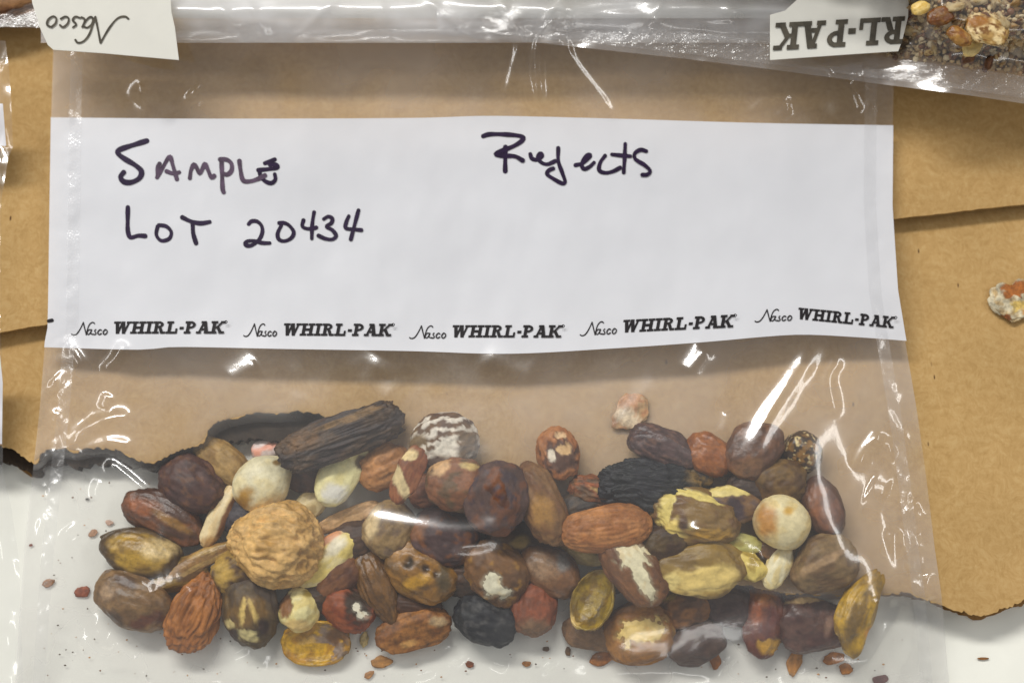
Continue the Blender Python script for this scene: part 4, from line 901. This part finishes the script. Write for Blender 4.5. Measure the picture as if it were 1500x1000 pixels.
for i, (n0, n1, w0, w1, yb0, yb1, h) in enumerate(LOGOS):
    r = Ribbon()
    sl = (yb1 - yb0) / (w1 - n0)
    if i == 4:
        F1 = frame((n0, yb0 + 2), (n1 - n0, -2), (0, -h)); F2 = frame((w0, 467), (1, .095), (0, -h))
    else:
        F1 = frame((n0, yb0 + 1), (n1 - n0, sl * (n1 - n0)), (0, -h)); F2 = frame((w0, yb0 + sl * (w0 - n0)), (1, sl), (0, -h))
    script_word(r, F1, fz, 0.00022, 1.7)
    slab_word(r, "WHIRL-PAK", F2, fz, 0.00022, w1 - w0)
    e = F2(w1 - w0 + 3, 0.92); r.stroke([(e[0] + 2 * math.cos(t_), e[1] + 2 * math.sin(t_)) for t_ in np.linspace(0, 6.1, 8)], 1.2, fz, 0.00022)
    o = r.build("printed_logo", M_PRINT, panel, bag)
r = Ribbon(); r.stroke([(71, 470), (76, 469)], 5, fz, 0.00022); r.build("printed_mark", M_PRINT, panel, bag)

# ------------------------------------------------------------------ rolled top with wire tape and its two folded tabs
RIDGES = [(744, .55, .0006), (806, -.5, .0007), (826, .1, .0006), (330, .6, .0004), (372, .5, .0004), (560, .2, .0003), (960, -.4, .0004), (1070, .3, .0004), (650, 1.2, .0004), (470, -1.0, .0003)]
def tube_sheet(name, x0, x1, prof, mat, parent, nx=220, wob=0.0, seed=1):
    """film rolled along the top: prof is a list of (y photo, z) round the roll"""
    c = catmull([(y, z * 1000) for y, z in prof], 8)
    X = np.linspace(x0, x1, nx)
    V = []
    for i, x in enumerate(X):
        w = wob * fbm(np.stack([np.full(len(c), x / 130.0), c[:, 0] / 30.0, np.full(len(c), seed)], 1), 2)
        for x0_, k_, a_ in RIDGES: w = w + a_ * np.exp(-((x - x0_ - k_ * (c[:, 0] - 20)) / 9.0) ** 2)
        V.append(U(np.full(len(c), x) + 0 * w, c[:, 0], c[:, 1] / 1000 + w))
    V = np.array(V); m = len(c)
    idx = np.arange(nx * m).reshape(nx, m)
    f = np.stack([idx[:-1, :-1].ravel(), idx[1:, :-1].ravel(), idx[1:, 1:].ravel(), idx[:-1, 1:].ravel()], 1)
    return child(mesh_obj(name, V.reshape(-1, 3), f, mat), parent)
tube_sheet("rolled_top", 60, 1322, [(-45, 0.0215), (-20, 0.0245), (8, 0.0268), (30, 0.0262), (48, 0.0244), (60, 0.0223), (63, 0.0212), (58, 0.0204), (30, 0.0198), (0, 0.0198), (-30, 0.0200)], M_ROLL, bag, nx=420, wob=.0007)
tube_sheet("wire_tape", 90, 1300, [(-40, 0.0222), (-12, 0.0232), (8, 0.0236), (20, 0.0232), (27, 0.0226)], M_TAPE, bag, wob=.0003, seed=7)
def tab(name, outline, z0, parent):
    """white tape tab folded over the roll; outline in photo positions"""
    ol = np.asarray(outline, float)
    zt = lambda x, y: z0 + 0.000028 * (45 - np.asarray(y)) + 0 * np.asarray(x)
    bm = bmesh.new()
    dens = []
    for i in range(len(ol)):
        p, q = ol[i], ol[(i + 1) % len(ol)]
        for t_ in np.linspace(0, 1, 8, endpoint=False): dens.append(p + (q - p) * t_)
    dens = np.array(dens)
    tp = U(dens[:, 0], dens[:, 1], zt(dens[:, 0], dens[:, 1]))
    vt = [bm.verts.new(p) for p in tp]; vb = [bm.verts.new(p - np.array((0, 0, .00025))) for p in tp]
    bm.faces.new(vt); bm.faces.new(vb[::-1]); n = len(vt)
    for i in range(n): bm.faces.new((vt[i], vb[i], vb[(i + 1) % n], vt[(i + 1) % n]))
    bmesh.ops.recalc_face_normals(bm, faces=bm.faces); bmesh.ops.triangulate(bm, faces=bm.faces)
    me = bpy.data.meshes.new(name); bm.to_mesh(me); bm.free(); me.materials.append(M_TAPE)
    o = bpy.data.objects.new(name, me); COL.objects.link(o); return child(o, parent), zt
tl_o, tl_z = tab("tape_tab", [(44, -30), (47, 4), (58, 40), (70, 66), (78, 73), (150, 78), (262, 88), (256, 40), (251, 18), (248, -30)], .0286, bag)
tr_o, tr_z = tab("tape_tab", [(1128, 22), (1128, 88), (1240, 80), (1316, 75), (1322, 58), (1330, 26), (1333, -30), (1200, -30), (1150, 16)], .0286, bag)
r = Ribbon(); script_word(r, frame((188, 26), (-121, -2), (-2, 38)), tl_z, 0.00012, 3.0); r.build("printed_logo", M_PRINT_F, tl_o, bag)
r = Ribbon(); slab_word(r, "RL-PAK", frame((1326, 24), (-1, .052), (.0, 40)), tr_z, 0.00012, 190, shear=.16); r.build("printed_logo", M_PRINT_F, tr_o, bag)

# ------------------------------------------------------------------ neighbouring bags
# bag of chopped nuts, upper right
nb = empty("chopped_nut_bag", tuple(U(1420, 40, Z_UP)), "clear bag of chopped nut pieces lying at the upper right corner", "bag")
E2 = [(600, 50), (780, 62), (1000, 86), (1130, 102), (1310, 126), (1420, 140), (1500, 152), (1900, 215)]
e2 = lambda x: np.interp(x, [p[0] for p in E2], [p[1] for p in E2])
def bed_base(x, d):
    r = sstep(1280, 1400, x)
    return .0222 + .0035 * r + .0095 * sstep(38, 130, d) * r + .021 * sstep(118, 185, d) * (1 - r)  # last term: unseen hump behind the roll, added to cast shade below
def nb_z(X, Y):
    d = e2(X) - Y
    body = sstep(30, 120, d)
    return bed_base(X, d) + 0.0018 + 0.0004 * fbm(np.stack([X / 60.0, Y / 40.0, 0 * X], -1), 2)
patch("front_film", lambda y: 640 + 0 * y, lambda y: 1850 + 0 * y, lambda X: e2(X) - 340 if not np.isscalar(X) else -230., lambda X: e2(X) if not np.isscalar(X) else 110., 260, 110, nb_z, M_FILM, nb)
patch("back_film", lambda y: 640 + 0 * y, lambda y: 1850 + 0 * y, lambda X: e2(X) - 340 if not np.isscalar(X) else -230., lambda X: e2(X) if not np.isscalar(X) else 110., 60, 30, lambda X, Y: bed_base(X, 0 * X) - .0006, M_BACK, nb)
patch("bottom_seal", lambda y: 640 + 0 * y, lambda y: 1850 + 0 * y, lambda X: e2(X) - 40 if not np.isscalar(X) else 70., lambda X: e2(X) - 8 if not np.isscalar(X) else 100., 300, 16, lambda X, Y: nb_z(X, Y) + 0.0003 + 0.0003 * noise3(np.stack([X / 5.0, Y / 5.0, 0 * X], -1)), M_SEAL, nb)
rs = np.random.RandomState(5)
bx, by = np.meshgrid(np.linspace(630, 1640, 240), np.linspace(0, 1, 70))
byy = e2(bx) - 44 - 4 * noise3(np.stack([bx / 14.0, by * 0, by * 0 + 2], -1)) - by * 330
dpt = e2(bx) - byy
bq = np.stack([bx / 9.0, byy / 9.0, by * 0], -1)
byy = byy - 34 * sstep(1310, 1270, bx)
bz = bed_base(bx, dpt) + .0011 * fbm(bq * .6, 3)
bcol = np.array((.34, .225, .12)) + np.clip(fbm(bq + 8, 3) + .2, 0, 1)[..., None] * np.array((.40, .32, .20))
idx = np.arange(240 * 70).reshape(70, 240)
bed = mesh_obj("nut_meal", U(bx, byy, bz).reshape(-1, 3), np.stack([idx[:-1, :-1].ravel(), idx[:-1, 1:].ravel(), idx[1:, 1:].ravel(), idx[1:, :-1].ravel()], 1), NM["rough"], col=np.clip(bcol, 0, .8).reshape(-1, 3))
tag(bed, "packed bed of ground nuts inside the upper right bag", "nut meal", kind="stuff")
def bedz(px, py): 
    d = float(e2(px)) - py
    return float(bed_base(px, d)) + .0004
FR_COL = [S(206, 184, 140), S(190, 160, 112), S(132, 88, 56), S(200, 172, 122), S(218, 200, 162), S(172, 134, 86), S(184, 156, 110), S(106, 68, 44)]
def frag_mesh(ci, seed):
    n, f = ICO[3]
    r_ = 1 + .25 * fbm(n * 1.6 + seed * 3.3, 2)
    pl = np.random.RandomState(seed).normal(size=(9, 3)); pl /= np.linalg.norm(pl, axis=1)[:, None]
    for k in range(9):
        d = n @ pl[k]; r_ = np.minimum(r_, np.where(d > .05, .62 / np.maximum(d, .05), 9))
    c0 = np.array(FR_COL[ci]); k = sstep(0, .3, fbm(n * 1.5 + seed, 3))[:, None]
    col = c0 * (1 - k) + np.array(FR_COL[(ci * 3 + 1) % len(FR_COL)]) * k * .9
    o = mesh_obj("nut_piece", n * r_[:, None] * (1, .75, .42), f, NM["waxy"], col=col)
    return o
protos = [frag_mesh(i % len(FR_COL), i) for i in range(14)]
made = []
for k in range(295):
    px = rs.uniform(1205, 1545); lim = float(e2(px)) - 44
    py = lim - abs(rs.normal(0, 1)) * 4 - rs.uniform(0, 1) ** .9 * 125
    if px < 1300 and py > 75: continue
    size = rs.uniform(.7, 1.25) * 1e-3 if k % 4 else rs.uniform(1.2, 2.1) * 1e-3
    i = rs.randint(14) if size < .00125 else [2, 3, 5, 0, 4][rs.randint(5)]
    o = protos[i] if i not in made else protos[i].copy()
    if i in made: COL.objects.link(o)
    made.append(i)
    dep = float(e2(px)) - py
    z = bedz(px, py) + rs.uniform(0, .0007)
    o.location = U(px, py, z); o.rotation_euler = tuple(rs.uniform(0, 6.3, 3)); o.scale = (size * 1.3,) * 3
    tag(o, "small chopped nut piece in the upper right bag", "nut piece", "chopped nut pieces in the upper right bag")
for i in range(14):
    if i not in made: bpy.data.objects.remove(protos[i])
big = dict(film=False, cat="nut piece")
nut("nut_piece", "cream round nut half with brown hollow in the chopped nut bag", 1446, 42, 27, 21, -20, (P(200, 180, 138), P(170, 138, 96), P(130, 92, 60)), t=.35, mat="waxy", wr=.1, wf=3, ridges=1, patches=((-12, -8, 13, 9, 0, P(160, 110, 60), .3, .3),), zabs=.0358, **big)
nut("nut_piece", "smooth tan brown kernel in the chopped nut bag", 1405, 54, 17, 11, -40, (P(166, 126, 80), P(150, 100, 58)), t=.8, mat="gloss", zabs=.0358, **big)
nut("nut_piece", "red brown skinned kernel at upper part of the chopped nut bag", 1378, 24, 17, 13, 20, (P(120, 76, 48), P(140, 100, 66)), t=.5, mat="gloss", zabs=.0358, **big)
nut("nut_piece", "pale yellow kernel beside the white tape tab in the chopped nut bag", 1348, 12, 12, 9, 20, (P(206, 182, 120), P(196, 166, 96)), t=.8, mat="waxy", zabs=.0358, **big)
nut("nut_piece", "cream oval kernel near the seal of the chopped nut bag", 1424, 70, 14, 10, 40, (P(216, 196, 140), P(200, 178, 120)), t=.8, mat="waxy", zabs=.0318, **big)
# fine meal filling the chopped nut bag
vs, fs, cs = [], [], []
for k in range(1500):
    px = rs.uniform(1190, 1560); py = float(e2(px)) - 41 - rs.uniform(0, 1) * 140
    if px < 1300 and py > 78: continue
    r_ = rs.uniform(.22, .6) * 1e-3
    dep = float(e2(px)) - py
    p = U(px, py, bedz(px, py) + rs.uniform(0, .0006))
    fs.append(f0 + len(v0) * len(vs)); vs.append(v0 * rs.uniform(.6, 1.5, 3) * r_ + p); cs.append(np.tile(np.array(FR_COL[rs.randint(len(FR_COL))]), (len(v0), 1)))
tag(mesh_obj("nut_meal", np.vstack(vs), np.vstack(fs), NM["waxy"], col=np.vstack(cs), smooth=False), "fine ground nut meal filling the upper right bag", "nut meal", kind="stuff")

# bag at the upper left corner
ub = empty("plastic_bag", tuple(U(-40, 0, Z_UP)), "clear bag corner showing behind the left tape tab", "bag")
e3 = lambda x: 40 + 0.02 * np.asarray(x, float)
patch("front_film", lambda y: -380 + 0 * y, lambda y: 330 + 0 * y, lambda X: e3(X) - 260 if not np.isscalar(X) else -220., lambda X: e3(X) if not np.isscalar(X) else 40., 120, 60,
      lambda X, Y: .0195 + .003 * sstep(30, 100, e3(X) - Y) + .0006 * fbm(np.stack([X / 22.0, Y / 22.0, 0 * X], -1), 3), M_SEAL, ub)
patch("back_film", lambda y: -380 + 0 * y, lambda y: 330 + 0 * y, lambda X: e3(X) - 260 if not np.isscalar(X) else -220., lambda X: e3(X) - 1 if not np.isscalar(X) else 40., 40, 20, lambda X, Y: np.full(X.shape, .0185), M_SEAL, ub)
pk = nut("nut", "pinkish brown nut inside the upper left bag", -30, -22, 112, 58, 5, (P(150, 112, 92), P(120, 84, 70)), t=.3, film=False, zabs=.0185, group=None)  # nut enlarged and set low to deepen the shadow below this bag

# bag along the left border
lb = empty("plastic_bag", tuple(U(-60, 500, 0)), "clear bag with white panel reaching in at the left border", "bag")
LE = [(60, 8), (110, 14), (160, 17), (215, 19), (232, 12), (300, 1), (480, 0), (560, 5), (690, 4), (740, 16), (820, 28), (1000, 34), (1120, 36)]
le = lambda y: np.interp(y, [p[0] for p in LE], [p[1] for p in LE])
lz = lambda X, Y: np.maximum(blur_g(X, Y), np.interp(Y, [60, 500, 700, 1000], [.021, .018, .010, .006])) + .0012 * fbm(np.stack([X / 30.0, Y / 60.0, 0 * X], -1), 2)
def blur_g(X, Y): return ground(X, Y) * 0 + .003
patch("front_film", lambda y: -330 + 0 * y, le, 60., 1120., 70, 220, lz, M_FILM, lb)
patch("write_on_panel", lambda y: -330 + 0 * y, lambda y: np.interp(y, [150, 214], [4, 9]), 152., 214., 60, 20, lambda X, Y: lz(X, Y) + .0002, M_PANEL, lb)
patch("write_on_panel", lambda y: -330 + 0 * y, lambda y: np.interp(y, [520, 560, 640], [0, 4, 3]), 520., 650., 60, 20, lambda X, Y: lz(X, Y) + .0002, M_PANEL, lb)
